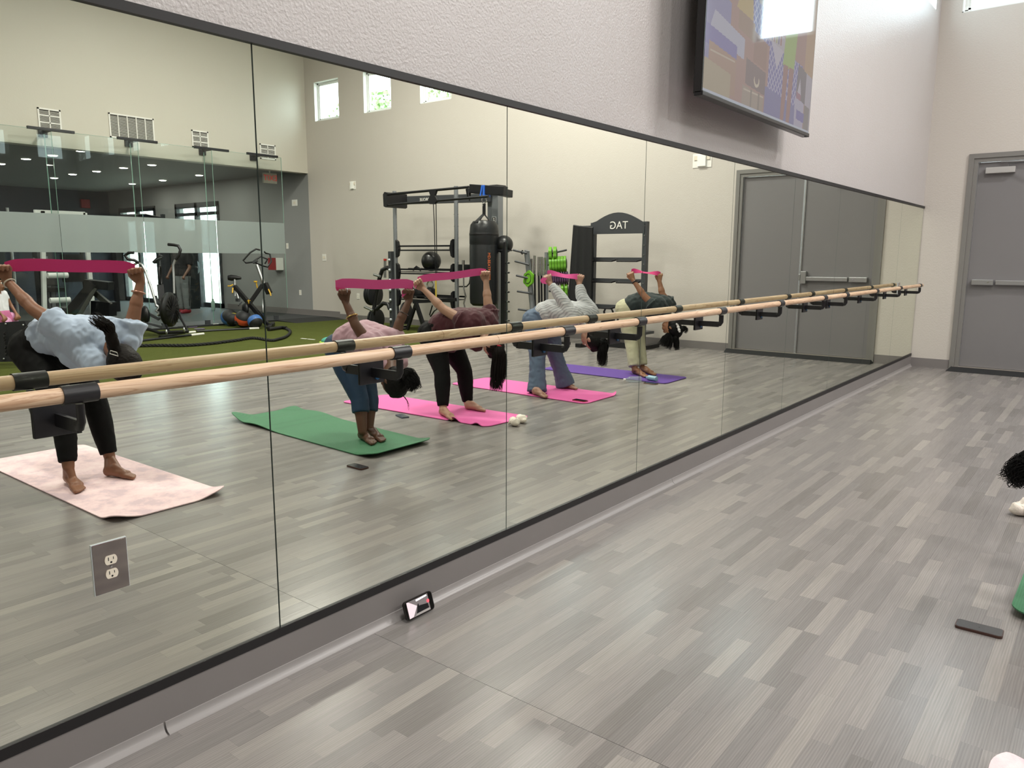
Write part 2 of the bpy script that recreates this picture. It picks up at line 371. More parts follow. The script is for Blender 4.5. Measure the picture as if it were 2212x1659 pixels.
# windows: white reveal, frame, sash stile, pane
def window(n, axis, u0, u1, z0, z1, face, depth, sgn):
    """axis 'y': wall plane y=face, room on -y ; axis 'x': plane x=face, room on +x"""
    def P_(u, d, z): return (u, face+sgn*d, z) if axis == 'y' else (face+sgn*d, u, z)
    t = .012
    fr = MB()
    for (a, b, c, e) in ((u0, u0+t, z0, z1), (u1-t, u1, z0, z1), (u0, u1, z0, z0+t), (u0, u1, z1-t, z1)): fr.b2(P_(a, .002, c), P_(b, depth, e))
    w = .045
    for (a, b, c, e) in ((u0, u0+w, z0, z1), (u1-w, u1, z0, z1), (u0, u1, z0, z0+w), (u0, u1, z1-w, z1)): fr.b2(P_(a, depth-.07, c), P_(b, depth-.03, e))
    o = struct('window_%d' % n, fr, M_VINYLW)
    sash = MB(); s0, s1 = u0+w, u1-w; m_ = u0+.34*(u1-u0) if axis == 'y' else u1-.34*(u1-u0)
    for (a, b, c, e) in ((s0, s0+.025, z0+w, z1-w), (s1-.025, s1, z0+w, z1-w), (s0, s1, z0+w, z0+w+.025), (s0, s1, z1-w-.025, z1-w)): sash.b2(P_(a, depth-.055, c), P_(b, depth-.03, e))
    obj('sash', sash, M_VINYLW, o, smooth=0)
    obj('pane', MB().b2(P_(s0+.02, depth-.046, z0+w+.02), P_(s1-.02, depth-.042, z1-w-.02)), M_WGLASS, o, smooth=0)
n = 1
for x in FAR_WIN: window(n, 'y', x, x+.83, WZ0, WZ1, L_ROOM, .16, 1); n += 1
for y in SIDE_WIN: window(n, 'x', y, y+.83, WZ0, WZ1, -.008, .16, -1); n += 1

# mirror: ten silvered panels, black channels above and below
SEAMS = [-3.39, -2.2, -1.0, .19, 1.381, 2.577, 3.763, 4.948, 6.131, 7.335, 8.526, 9.743, 10.922]
mirror = thing('wall_mirror_run', 'long wall mirror of tall frameless panels between black channels', 'mirror', (0, 5, .165))
M_MEDGE = mat('mirror_edge', '#9fb0a8', .15, metal=.7)
for i in range(len(SEAMS)-1):
    y0, y1 = SEAMS[i]+.0025, SEAMS[i+1]-.0025
    p = obj('mirror_panel', MB().b2((-.006, y0, .165), (0, y1, 2.003)), M_MIRROR, mirror, smooth=0)
    p.data.materials.append(M_MEDGE)
    for q in p.data.polygons:
        if abs(q.normal.x) < .5: q.material_index = 1
obj('top_channel', MB().b2((-.008, -3.39, 2.001), (.011, 10.925, 2.027)), M_BLKM, mirror, smooth=0)
obj('bottom_channel', MB().b2((-.008, -3.39, .137), (.008, 10.925, .168)), M_BLKM, mirror, smooth=0)
obj('backing', MB().b2((-.0079, -3.39, .14), (-.0062, 10.925, 2.01)), M_DARK, mirror, smooth=0)

# vinyl base and cove under the mirror
struct('baseboard_left', MB().b2((-.008, -3.39, .0), (.006, L_ROOM, .137)), M_BASE)
def cove(y0, y1):
    prof = [(.0055, 0), (.0055, .034), (.009, .033), (.010, .025), (.013, .016), (.019, .008), (.029, .003), (.030, 0)]
    return MB().prism([(a, y0, b) for a, b in prof], (0, y1-y0, 0))
struct('trim_2', cove(-3.39, .968), M_COVE, smooth=50); struct('trim_3', cove(.974, 4.2), M_COVE, smooth=50); struct('trim_4', cove(4.203, L_ROOM-.006), M_COVE, smooth=50)
def ybase(x0, x1, z0=0, h=.118): return MB().b2((x0, L_ROOM-.008, z0), (x1, L_ROOM, z0+h)).b2((x0, L_ROOM-.02, z0), (x1, L_ROOM, z0+.008))
struct('baseboard_far', ybase(.006, DX0-.06), M_BASE); struct('baseboard_far', ybase(DX1+.06, 11.5, 0, .118), M_BASE)
struct('baseboard_gym', ybase(11.5, 16.0, PZ, .13), M_BASE)

# double door
door = thing('door_1', None, None, ((DX0+DX1)/2, L_ROOM, 0)); door['kind'] = 'structure'
f = MB()
f.b2((DX0-.055, L_ROOM-.018, 0), (DX0, L_ROOM-.001, DZ)).b2((DX1, L_ROOM-.018, 0), (DX1+.055, L_ROOM-.001, DZ)).b2((DX0-.055, L_ROOM-.018, DZ), (DX1+.055, L_ROOM-.001, DZ+.055))
f.b2((DX0+.001, L_ROOM-.005, 0), (DX0+.045, L_ROOM+.2, DZ-.0455)).b2((DX1-.045, L_ROOM-.005, 0), (DX1-.001, L_ROOM+.2, DZ-.0455)).b2((DX0+.001, L_ROOM-.005, DZ-.045), (DX1-.001, L_ROOM+.2, DZ-.001))
obj('door_frame', f, M_FRAME, door, smooth=0)
XM = 1.50
lf1 = obj('door_leaf', MB().b2((DX0+.05, L_ROOM+.035, .05), (XM-.006, L_ROOM+.08, DZ-.05)), M_DOOR, door, 'grey door leaf with push bar and closer', smooth=0, bevel=.002)
lf2 = obj('door_leaf', MB().b2((XM+.004, L_ROOM+.035, .05), (DX1-.05, L_ROOM+.08, DZ-.05)), M_DOOR, door, 'plain grey door leaf', smooth=0, bevel=.002)
obj('astragal', MB().b2((XM-.02, L_ROOM+.02, .05), (XM-.002, L_ROOM+.034, DZ-.05)).b2((XM+.004, L_ROOM+.024, .05), (XM+.014, L_ROOM+.034, DZ-.05)), M_STEEL, door, smooth=0)
obj('weather_strip', MB().b2((DX0+.0455, L_ROOM+.02, .04), (DX0+.0505, L_ROOM+.034, DZ-.05)).b2((DX1-.0505, L_ROOM+.02, .04), (DX1-.0455, L_ROOM+.034, DZ-.05)), M_STEEL, door, smooth=0)
obj('threshold', MB().prism([(DX0-.02, L_ROOM-.02, .0), (DX0-.02, L_ROOM+.1, .0), (DX0-.02, L_ROOM+.1, .05), (DX0-.02, L_ROOM-.02, .045)], (DX1-DX0+.04, 0, 0)), mat('threshold_aluminium', '#a49c94', .45, metal=.5), door, smooth=0)
obj('threshold_ramp', MB().prism([(DX0-.06, L_ROOM-.20, .002), (DX0-.06, L_ROOM-.02, .002), (DX0-.03, L_ROOM-.02, .042), (DX0-.03, L_ROOM-.05, .04)], (DX1-DX0+.1, 0, 0)), M_RUB, door, smooth=0)
pb = obj('push_bar', MB().b2((.60, L_ROOM-.03, 1.065), (.83, L_ROOM+.035, 1.13)).b2((.85, L_ROOM-.02, 1.07), (1.40, L_ROOM+.03, 1.125)), M_STEEL, lf1, smooth=0, bevel=.006)
pb2 = obj('latch_case', MB().b2((1.395, L_ROOM-.035, 1.03), (1.47, L_ROOM+.035, 1.20)).b2((1.48, L_ROOM-.01, 1.07), (1.505, L_ROOM+.02, 1.16)), M_STEEL, lf1, smooth=0, bevel=.006)
obj('keyhole', MB().cyl((.775, L_ROOM-.032, 1.10), (.775, L_ROOM-.028, 1.10), .011), M_CHROME, lf1)
cl = obj('door_closer', MB().b2((.63, L_ROOM-.03, 2.385), (.93, L_ROOM+.035, 2.455)), mat('closer_silver', '#c0bfbd', .3, metal=.4), lf1, smooth=0, bevel=.006)
obj('closer_arm', MB().tube([(.86, L_ROOM-.01, 2.465), (.86, L_ROOM-.02, 2.485), (1.25, L_ROOM-.1, 2.49), (.78, L_ROOM-.015, 2.515)], .008, 8), M_STEEL, lf1)

# gym side: two glazed entrances, dark frames, daylight beyond
for k, (a, b) in enumerate(GD):
    d = thing('door_%d' % (k+2), None, None, ((a+b)/2, L_ROOM, PZ)); d['kind'] = 'structure'
    fr = MB(); ww = .09
    for (p, q, z0, z1) in ((a, a+ww, PZ, 2.75), (b-ww, b, PZ, 2.75), (a, b, 2.62, 2.75), (a, b, PZ, PZ+.12), ((a+b)/2-.06, (a+b)/2+.06, PZ, 2.75), (a, b, 2.42, 2.5)): fr.b2((p, L_ROOM-.03, z0), (q, L_ROOM+.06, z1))
    obj('door_frame', fr, M_DGREY, d, smooth=0)
    for (p, q) in ((a+ww, (a+b)/2-.06), ((a+b)/2+.06, b-ww)): obj('glass_pane', MB().b2((p, L_ROOM+.01, PZ+.12), (q, L_ROOM+.016, 2.42)), M_WGLASS, d, smooth=0)
    obj('transom_pane', MB().b2((a+ww, L_ROOM+.01, 2.5), (b-ww, L_ROOM+.016, 2.62)), M_WGLASS, d, smooth=0)

# outside: pavement, pale building and trees seen through the panes
struct('ground_outside', MB().b2((-12, L_ROOM+.25, -.15), (40, L_ROOM+30, -.05)), mat('pale_concrete', '#bdb7aa', .9, noise=((2, 2, 2), '#a8a294', .3)))
def tree(x, y, h, r, col1, col2, label, seed):
    rr = random.Random(seed); t = thing('tree', label, 'tree', (x, y, -.05), 'trees outside the windows')
    tr = MB().tube([(x, y, -.05), (x+.1, y, h*.3), (x-.05, y+.1, h*.55), (x, y, h*.85)], [.22, .17, .13, .04], 10)
    for k in range(7):
        a = rr.random()*6.28; z = h*(.35+.07*k); tr.tube([(x, y, z), (x+math.cos(a)*r*.4, y+math.sin(a)*r*.4, z+.5), (x+math.cos(a)*r*.8, y+math.sin(a)*r*.8, z+.8)], [.07, .04, .015], 6)
    obj('trunk', tr, mat('bark', '#5a4a3c', .9), t)
    v = []; fc = []
    for k in range(5200):
        d = Vector((rr.gauss(0, 1), rr.gauss(0, 1), rr.gauss(0, .9))); d = d.normalized()*(rr.random()**.45)
        p = Vector((x+d.x*r, y+d.y*r, h*.72+d.z*h*.34)); n_ = Vector((rr.gauss(0, 1), rr.gauss(0, 1), rr.gauss(0, 1))).normalized(); u = n_.orthogonal().normalized()*rr.uniform(.05, .1); w = n_.cross(u)*.6
        i = len(v); v += [p-u, p+w, p+u, p-w]; fc.append((i, i+1, i+2, i+3))
    m = MB(); m.v = [tuple(q) for q in v]; m.f = fc
    lm = mat('leaf_'+col1, col1, .6, noise=((3, 3, 3), col2, .2))
    o = obj('foliage', m, lm, t, smooth=0); o['kind'] = 'stuff'
tree(11.9, 16.5, 7.4, 2.2, '#93a377', '#b5bf99', 'broad yellow-green tree outside the window nearest the gym corner', 3)
tree(8.4, 18.5, 6.4, 1.5, '#93a7a4', '#b4c4c4', 'slim grey-green tree outside behind the middle windows', 4)
tree(16.2, 16.5, 6.0, 1.9, '#6d8a52', '#90a870', 'bushy green tree outside the glazed entrance nearer the room', 5)
tree(22.0, 16.5, 6.0, 1.9, '#75885a', '#9aa878', 'bushy green tree outside the glazed entrance farther from the room', 6)
bmb = obj('garden_wall', MB().b2((14, L_ROOM+9, -.05), (26, L_ROOM+9.3, 3.2)).b2((13.9, L_ROOM+8.95, 3.2), (26.1, L_ROOM+9.35, 3.3)), mat('yellow_render', '#cbbf96', .9), None, 'pale yellow rendered wall across the way, seen through the gym doors', 'wall', smooth=0)

# ================================================================== FIXED THINGS
# glass partition: every pane, its frosted band, fin, clamp bar and arm
GX = 12.1; GZ = .11; JO = [-3.03, -1.6, -.17, 1.26, 2.69, 4.12, 5.55, 6.98, 8.42, 10.0]
for i in range(len(JO)-1):
    y0, y1 = JO[i]+.003, JO[i+1]-.003
    nm = {8: 'clear glass partition pane at the far free end beside the ramp', 7: 'clear glass partition pane second from the free end', 6: 'clear glass partition pane behind the elliptical trainer', 5: 'clear glass partition pane behind the light blue shirt exerciser'}.get(i, 'clear glass partition pane with frosted band, outside the mirror view')
    g = thing('glass_partition', nm, 'glass partition', (GX, (y0+y1)/2, PZ), 'panes of the gym glass partition')
    top = 3.42; pts = [(GX, y0, GZ), (GX, y1, GZ), (GX, y1, top), (GX, y0, top)]
    if i == 8: pts = [(GX, y0, GZ), (GX, y1-.14, GZ), (GX, y1-.04, GZ+.04), (GX, y1, GZ+.14), (GX, y1, top), (GX, y0, top)]
    obj('pane', MB().prism(pts, (.012, 0, 0)), M_GLASS, g, smooth=0)
    e = MB().b2((GX-.001, y1-.004, GZ+(.16 if i == 8 else 0)), (GX+.013, y1, top)).b2((GX-.001, y0, top-.004), (GX+.013, y1, top))
    obj('glass_edge', e, M_GEDGE, g, smooth=0)
    obj('frosted_band', MB().b2((GX-.004, y0, 1.43), (GX-.002, y1, 2.07)), M_FROST, g, smooth=0)
    for yy in (y0+.25, y1-.3): obj('floor_shoe', MB().b2((GX-.012, yy-.05, PZ), (GX+.024, yy+.05, GZ+.012)), M_DGREY, g, smooth=0)
for j, y in enumerate([2.69, 4.12, 5.55, 6.98, 8.42, 9.55]):
    lb = ['black T-shaped glass clamp bar over the joint nearest the back wall', 'black T-shaped glass clamp bar, fifth from the free end', 'black T-shaped glass clamp bar below the white register left of the wide grille', 'black T-shaped glass clamp bar below the wide return grille', 'black T-shaped glass clamp bar below the narrow register right of the wide grille', 'black T-shaped glass clamp bar nearest the free glass end'][j]
    c = thing('glass_clamp', lb, 'clamp', (GX, y, 3.41), 'clamp bars along the top of the glass partition')
    obj('bar', MB().b2((GX-.02, y-.36, 3.405), (GX+.03, y+.36, 3.45)), M_BLK, c, smooth=0, bevel=.003)
    obj('arm', MB().b2((GX+.03, y-.012, 3.402), (X_HEAD-.02, y+.012, 3.445)), M_BLK, c, smooth=0)
    obj('bracket', MB().b2((X_HEAD-.03, y-.07, 3.34), (X_HEAD, y+.07, 3.48)), M_BLK, c, smooth=0)
    if y < 9.5: obj('glass_fin', MB().b2((GX+.014, y-.006, PZ), (GX+.30, y+.006, 3.39)), M_GLASS, c, smooth=0)
    if y < 9.5: obj('fin_edge', MB().b2((GX+.295, y-.0065, PZ), (GX+.302, y+.0065, 3.39)), M_GEDGE, c, smooth=0)

# registers on the header wall
def register(y0, y1, z0, z1, cols, rows, label, hollow):
    t = thing('air_register', label, 'vent', (X_HEAD, (y0+y1)/2, z0), 'white air registers on the header wall')
    f = MB(); b = .025
    f.b2((X_HEAD-.014, y0, z0), (X_HEAD, y0+b, z1)).b2((X_HEAD-.014, y1-b, z0), (X_HEAD, y1, z1)).b2((X_HEAD-.014, y0, z0), (X_HEAD, y1, z0+b)).b2((X_HEAD-.014, y0, z1-b), (X_HEAD, y1, z1))
    for k in range(1, cols): yy = y0+(y1-y0)*k/cols; f.b2((X_HEAD-.013, yy-.008, z0), (X_HEAD, yy+.008, z1))
    for k in range(1, rows): zz = z0+(z1-z0)*k/rows; f.b2((X_HEAD-.013, y0, zz-.009), (X_HEAD, y1, zz+.009))
    obj('frame', f, M_WHITE, t, smooth=0); obj('backing', MB().b2((X_HEAD-.003, y0+.02, z0+.02), (X_HEAD-.001, y1-.02, z1-.02)), mat('duct_grey', '#55534f', .8), t, smooth=0)
    n_ = int((z1-z0-.05)/.019)
    for k in range(n_):
        z = z0+.03+k*.019; obj('slat', MB().box((X_HEAD-.007, (y0+y1)/2, z), (.011, y1-y0-.04, .004), Matrix.Rotation(.6, 3, 'Y')), M_WHITE, t, smooth=0)
register(5.5, 5.86, 3.47, 3.82, 2, 3, 'white six-cell air register, leftmost in the mirror', 0)
register(6.66, 7.48, 3.47, 3.90, 5, 1, 'wide white return grille with five upright bays', 0)
register(8.22, 8.57, 3.47, 3.80, 2, 3, 'white six-cell air register just right of the wide grille in the mirror', 0)
register(9.73, 10.11, 3.40, 3.71, 2, 3, 'white six-cell air register nearest the room corner', 0)

# recessed downlights in the gym ceiling
for i, (x, y) in enumerate(DOWNLIGHTS):
    rown = 'farthest' if y > 9.5 else 'second' if y > 7.5 else 'third' if y > 5.5 else 'fourth'
    k_ = sum(1 for (a, b) in DOWNLIGHTS if abs(b-y) < .9 and a < x); ordn = ['first', 'second', 'third', 'fourth', 'fifth', 'sixth', 'seventh'][k_]
    t = thing('recessed_light', 'round recessed downlight, %s from the header in the %s row of the gym ceiling' % (ordn, rown), 'ceiling light', (x, y, 3.25), 'round downlights in the gym ceiling')
    obj('ring', MB().torus((x, y, 3.247), (0, 0, 1), .085, .008, 24, 6), M_WHITE, t)
    obj('lens', MB().cyl((x, y, 3.235), (x, y, 3.249), .08, None, 24), mat('lamp_lens', '#ffffff', .5, emit='#fff6e8', estr=22), t)
for i, (x, y) in enumerate(ADDED_LIGHTS):  # made-up housings for the added lights, out of view
    t = thing('added_fixture', 'added unseen rectangular white ceiling light over the ' + ['mirror side near the camera', 'middle mats on the mirror side', 'far mats toward the doors', 'turf behind the camera', 'turf in the middle of the room', 'training rig end of the turf'][i], 'ceiling light', (x, y, 6.2), 'added unseen lights on the studio ceiling')
    obj('housing', MB().b2((x-.62, y-.27, 6.17), (x+.62, y+.27, 6.25)), M_WHITE, t, smooth=0)
    [obj('hanger', MB().cyl((x+q, y, 6.25), (x+q, y, Z_CEIL), .006, None, 6), M_STEEL, t) for q in (-.4, .4)]

# barre: rail, end grain joints, black hooks
barre = thing('ballet_barre', 'long round maple ballet barre carried on black hooks in front of the mirror', 'ballet barre', (.15, 5, 1.06))
for a, b in ((-2.6, .0), (.002, 2.32), (2.322, 4.85), (4.852, 7.6), (7.602, 10.42)):
    obj('rail', MB().tube([(.15, a, 1.06), (.15, b, 1.06)], .0193, 28), M_MAPLE, barre)
for i, y in enumerate([-1.28, -.26, .763, 1.804, 2.82, 3.48, 4.50, 5.53, 6.55, 7.19, 8.24, 9.26, 10.30]):
    br = obj('hook', MB().bar((.004, y, .977), (.135, y, .977), .011, .033).tube([(.128, y, .977), (.143, y, .981), (.1505, y, .992), (.1505, y, 1.035)], .0155, 12, flat=.55), M_BLK, barre)
    obj('ring', MB().lathe((.15, y-.04, 1.06), (0, 1, 0), [(.0196, 0), (.0232, 0), (.0232, .08), (.0196, .08)], 28), M_BLK, br)
    obj('wall_plate', MB().b2((.0005, y-.055, .935), (.007, y+.055, 1.03)), M_BLK, br, smooth=0, bevel=.003)
    obj('bolt', MB().cyl((.007, y+.02, .958), (.013, y+.02, .958), .010, None, 12), mat('blue_grey_bolt', '#2f5f86', .3, metal=.6), br)

# mirror-cut socket
so = thing('power_outlet', 'twin power socket in a mirrored cover plate low on the mirror', 'outlet', (0, .86, .48))
cy, cz = .862, .553; w2, h2 = .045, .07
pl_ = obj('cover_plate', MB().b2((.0005, cy-w2, cz-h2), (.0065, cy+w2, cz+h2)), mat('plate_mirror', '#a39c9a', .06, metal=1), so, smooth=0, bevel=.0012)
obj('cover_edge', MB().b2((.0002, cy-w2-.0015, cz-h2-.0015), (.004, cy+w2+.0015, cz+h2+.0015)), mat('acrylic_edge', '#cfd6da', .1), so, smooth=0)
for s in (-1, 1):
    zc = cz+s*.0195
    r_ = obj('receptacle', MB().prism([(.0068, cy+.0165*math.cos(a)*1.0, zc+max(-.0125, min(.0125, .0175*math.sin(a)))) for a in [2*PI*k/28 for k in range(28)]], (.0022, 0, 0)), M_IVORY, so)
    obj('slot', MB().b2((.0088, cy-.0078, zc-.001), (.0093, cy-.0056, zc+.0085)).b2((.0088, cy+.0054, zc+.0005), (.0093, cy+.0072, zc+.0078)).cyl((.0088, cy, zc-.0065), (.0093, cy, zc-.0065), .0028, None, 10), M_DARK, r_, smooth=0)
obj('screw', MB().cyl((.0066, cy, cz), (.0085, cy, cz), .003, None, 12), M_CHROME, so)

# television, tilted a little forward
tv = thing('television', 'large wall-mounted flat television playing a picture of luggage by a patterned seat', 'television', (.1, 5, 2.2))
def tvp(u, v, d=0):      # u along the wall from 0 to 1, v up the screen in metres, d out from the screen face
    ti = math.radians(.6); yw = math.radians(.6)
    y = TV_Y0+(TV_Y1-TV_Y0)*u; x = TV_X+v*math.sin(ti)+d*math.cos(ti)-(u-.5)*math.sin(yw)*(TV_Y1-TV_Y0); z = TV_Z+v*math.cos(ti)-d*math.sin(ti)
    return (x, y, z)
TV_X = .19; (_, TV_Y0, _z0) = (0.190,3.984,2.259); (_, TV_Y1, _z1) = (0.190,5.814,2.279); TV_Z = (_z0+_z1)/2; TV_H = (TV_Y1-TV_Y0)*.5625
def tvbox(u0, u1, v0, v1, d0, d1):
    a = [tvp(u, v, d) for u in (u0, u1) for v in (v0, v1) for d in (d0, d1)]
    return MB().add(a, [(0, 1, 3, 2), (4, 6, 7, 5), (0, 4, 5, 1), (2, 3, 7, 6), (0, 2, 6, 4), (1, 5, 7, 3)])
obj('cabinet', tvbox(0, 1, -.012, TV_H+.012, -.05, -.001), mat('tv_black', '#08080a', .25), tv, smooth=0, bevel=.004)
obj('chin', tvbox(0, 1, -.026, .0, -.045, .006), mat('tv_chin', '#1a1a1d', .3, metal=.3), tv, smooth=0, bevel=.004)
obj('wall_mount', MB().b2((-.008, TV_Y0+.5, TV_Z+.3), (TV_X-.03, TV_Y1-.5, TV_Z+.75)), M_BLK, tv, smooth=0)
def screen_mat():
    m = bpy.data.materials.new('screen_glass'); m.use_nodes = True; b = m.node_tree.nodes['Principled BSDF']
    at = m.node_tree.nodes.new('ShaderNodeAttribute'); at.attribute_name = 'pic'
    b.inputs['Base Color'].default_value = (.01, .01, .012, 1); b.inputs['Roughness'].default_value = .04; b.inputs['Specular IOR Level'].default_value = .8
    m.node_tree.links.new(at.outputs['Color'], b.inputs['Emission Color']); b.inputs['Emission Strength'].default_value = .5
    return m
def pic(u, v):
    """the picture on the screen, u 0..1 along, v 0..1 up: a train compartment with cases, a patterned seat, a table flap and a standing figure's skirt and legs"""
    def inq(q):
        s = None
        for i in range(len(q)):
            x0, y0 = q[i]; x1, y1 = q[(i+1) % len(q)]; c = (x1-x0)*(v-y0)-(y1-y0)*(u-x0)
            if s is None: s = c > 0
            elif (c > 0) != s: return False
        return True
    col = '#9a6f5e'
    def pat():
        a = (u*34+v*19) % 1; b = (u*34-v*19) % 1
        return '#a9a7c4' if (abs(a-.5) < .13 or abs(b-.5) < .13) else '#4347a0'
    if inq([(0, .0), (.18, 0), (.18, .5), (0, .55)]): col = '#6d70a8'
    if inq([(.36, .44), (.52, .40), (.52, .62), (.34, .68)]): col = pat()
    if inq([(.52, .05), (.88, 0), (.88, .40), (.52, .44)]): col = pat()
    if inq([(.50, .0), (.82, 0), (.82, .13), (.50, .17)]): col = '#55589a'
    if inq([(.40, .60), (.70, .55), (.70, 1), (.36, 1)]): col = '#9a98b4' if inq([(.43, .66), (.66, .60), (.66, .97), (.41, .97)]) else '#b5aaa2'
    for q, c in (([(.02, .30), (.30, .25), (.30, .36), (.06, .42)], '#a9adc2'), ([(.0, .24), (.24, .20), (.24, .30), (.0, .34)], '#4f4fa6'), ([(.03, .04), (.24, .03), (.24, .23), (.03, .26)], '#9c7553'), ([(.0, .0), (.20, .0), (.20, .14), (.0, .17)], '#a3946a'),
                 ([(.24, .40), (.38, .37), (.38, .47), (.24, .50)], '#8f6f4e'), ([(.22, .50), (.36, .48), (.35, .60), (.26, .62)], '#b89f4a'), ([(.38, .27), (.50, .25), (.50, .40), (.38, .42)], '#8a5f46'), ([(.32, .13), (.50, .11), (.50, .24), (.32, .27)], '#5f4540'), ([(.30, .0), (.49, .0), (.49, .10), (.30, .12)], '#93826a'),
                 ([(.50, .44), (.68, .41), (.68, .50), (.50, .53)], '#aea8b0'), ([(.54, .44), (.66, .42), (.60, .29)], '#b9b4c4'), ([(.66, .34), (.78, .33), (.80, .62), (.68, .62)], '#8fb23a'),
                 ([(.665, .0), (.70, .0), (.72, .35), (.67, .35)], '#8c5446'), ([(.73, .0), (.765, .0), (.78, .35), (.73, .35)], '#8c5446'), ([(.82, .0), (.92, 0), (.92, .18), (.81, .20)], '#a7a3bc'), ([(.82, .20), (.93, .17), (.93, .38), (.83, .40)], '#4e4550'), ([(.835, .22), (.88, .21), (.86, .32)], '#b7b2bf'), ([(.825, .19), (.88, .18), (.88, .22), (.825, .23)], '#8a4a68'),
                 ([(.84, .06), (.93, .05), (.93, .11), (.84, .12)], '#4c46a0'), ([(.93, 0), (1, 0), (1, .62), (.93, .62)], '#a8a2ae'), ([(.93, 0), (.99, 0), (.99, .16), (.93, .17)], '#6a6560'), ([(.90, .38), (1, .36), (1, .98), (.90, .98)], '#b08a58')):
        if inq(q): col = c
    if abs(v-.215) < .006 and .04 < u < .23: col = '#b8a98c'
    if abs(v-.10) < .005 and .31 < u < .49: col = '#c2b498'
    if .37 < u < .385 or .44 < u < .455:
        if v < .11: col = '#6f5f48'
    if (u-.42)**2/.0006+(v-.17)**2/.0012 < 1 and (u-.42)**2/.0003+(v-.18)**2/.0008 > 1 and v < .19: col = '#cdbf9f'
    if abs(v-.008) < .008: col = '#b9c4d6'
    if .52 < u < .64 and .445 < v < .50 and (u*90) % 2 < 1: col = ['#3b3f7a', '#8f4c3c', '#9aa24a'][int(u*90/2) % 3]
    c_ = lin(col); h_ = lin('#8d8a98'); return tuple(c_[i]*.68+h_[i]*.32 for i in range(3))+(1,)  # grey-lilac haze over the screen, mixed into every picture colour
NU, NV = 380, 214; v_ = []; f_ = []; cc = []
for j in range(NV):
    for i in range(NU):
        u0, u1, w0, w1 = .006+.988*i/NU, .006+.988*(i+1)/NU, TV_H*j/NV, TV_H*(j+1)/NV; k = len(v_)
        v_ += [tvp(u0, w0), tvp(u1, w0), tvp(u1, w1), tvp(u0, w1)]; f_.append((k, k+1, k+2, k+3)); cc += list(pic((i+.5)/NU, (j+.5)/NV))*4
me = bpy.data.meshes.new('screen'); me.from_pydata(v_, [], f_); ca = me.color_attributes.new('pic', 'FLOAT_COLOR', 'POINT'); ca.data.foreach_set('color', cc); me.materials.append(screen_mat())
o = bpy.data.objects.new('screen', me); COL.objects.link(o); o.parent = tv; o.matrix_parent_inverse = Matrix.Translation(tv.location).inverted()
obj('standby_light', tvbox(.965, .985, -.03, -.022, -.01, .0), M_DGREY, tv, smooth=0)

# small wall plates on the far wall
def wallplate(name, x, z, w, h, label, cat, kind):
    y = L_ROOM; t = thing(name, label, cat, (x, y, z))
    obj('plate', MB().b2((x-w/2, y-.008, z-h/2), (x+w/2, y, z+h/2)), M_WHITE, t, smooth=0, bevel=.002)
    if kind == 'outlet':
        for s in (-1, 1): obj('receptacle', MB().cyl((x, y-.011, z+s*.022), (x, y-.008, z+s*.022), .016, None, 16), M_IVORY, t)
    elif kind == 'strobe':
        obj('lens', MB().b2((x-w*.22, y-.035, z-h*.42), (x+w*.22, y-.008, z+h*.42)), mat('strobe_lens', '#f2f2ee', .2), t, smooth=0, bevel=.004)
        obj('horn', MB().b2((x-w*.42, y-.02, z+.01), (x-w*.24, y-.008, z+h*.35)).b2((x+w*.24, y-.02, z+.01), (x+w*.42, y-.008, z+h*.35)), M_IVORY, t, smooth=0)
    elif kind == 'switch':
        n_ = 2 if w > .09 else 1
        for k in range(n_): cx = x+(k-(n_-1)/2)*.045; obj('rocker', MB().b2((cx-.016, y-.013, z-.03), (cx+.016, y-.008, z+.03)), M_IVORY, t, smooth=0)
wallplate('fire_strobe', 10.94, 2.86, .2, .17, 'small white fire strobe left of the black training rig in the mirror', 'alarm', 'strobe')
wallplate('fire_strobe', 3.02, 2.80, .30, .20, 'wide white fire strobe high beside the double door', 'alarm', 'strobe')
wallplate('wall_switch', 11.98, 1.35, .13, .15, 'white double switch plate on the cream wall left of the rig in the mirror', 'switch', 'switch')
wallplate('wall_outlet', *((12.909,10.930,0.541)[::2]), .08, .12, 'white outlet low on the wall near the room corner', 'outlet', 'outlet')
wallplate('wall_outlet', *(10.866,10.930,0.527)[::2], .08, .12, 'white outlet low on the cream wall left of the plate rack in the mirror', 'outlet', 'outlet')
wallplate('wall_switch', 12.98, 2.58, .2, .14, 'pair of small white plates high on the grey gym wall', 'switch', 'switch')
wallplate('wall_switch', 13.33, 1.61, .08, .13, 'single white switch plate on the grey gym wall beside the glass end', 'switch', 'switch')
wallplate('wall_outlet', 2.95, *(2.808,10.930,0.527)[2:], .12, .12, 'white outlet under the barre just left of the double door in the mirror', 'outlet', 'outlet')
clone(so, (0, (0.000,9.041,0.549)[1]-cy, 0), 'far twin socket in a mirrored cover plate, low on the mirror before the corner')
so['label'] = 'near twin socket in a mirrored cover plate, low on the mirror'
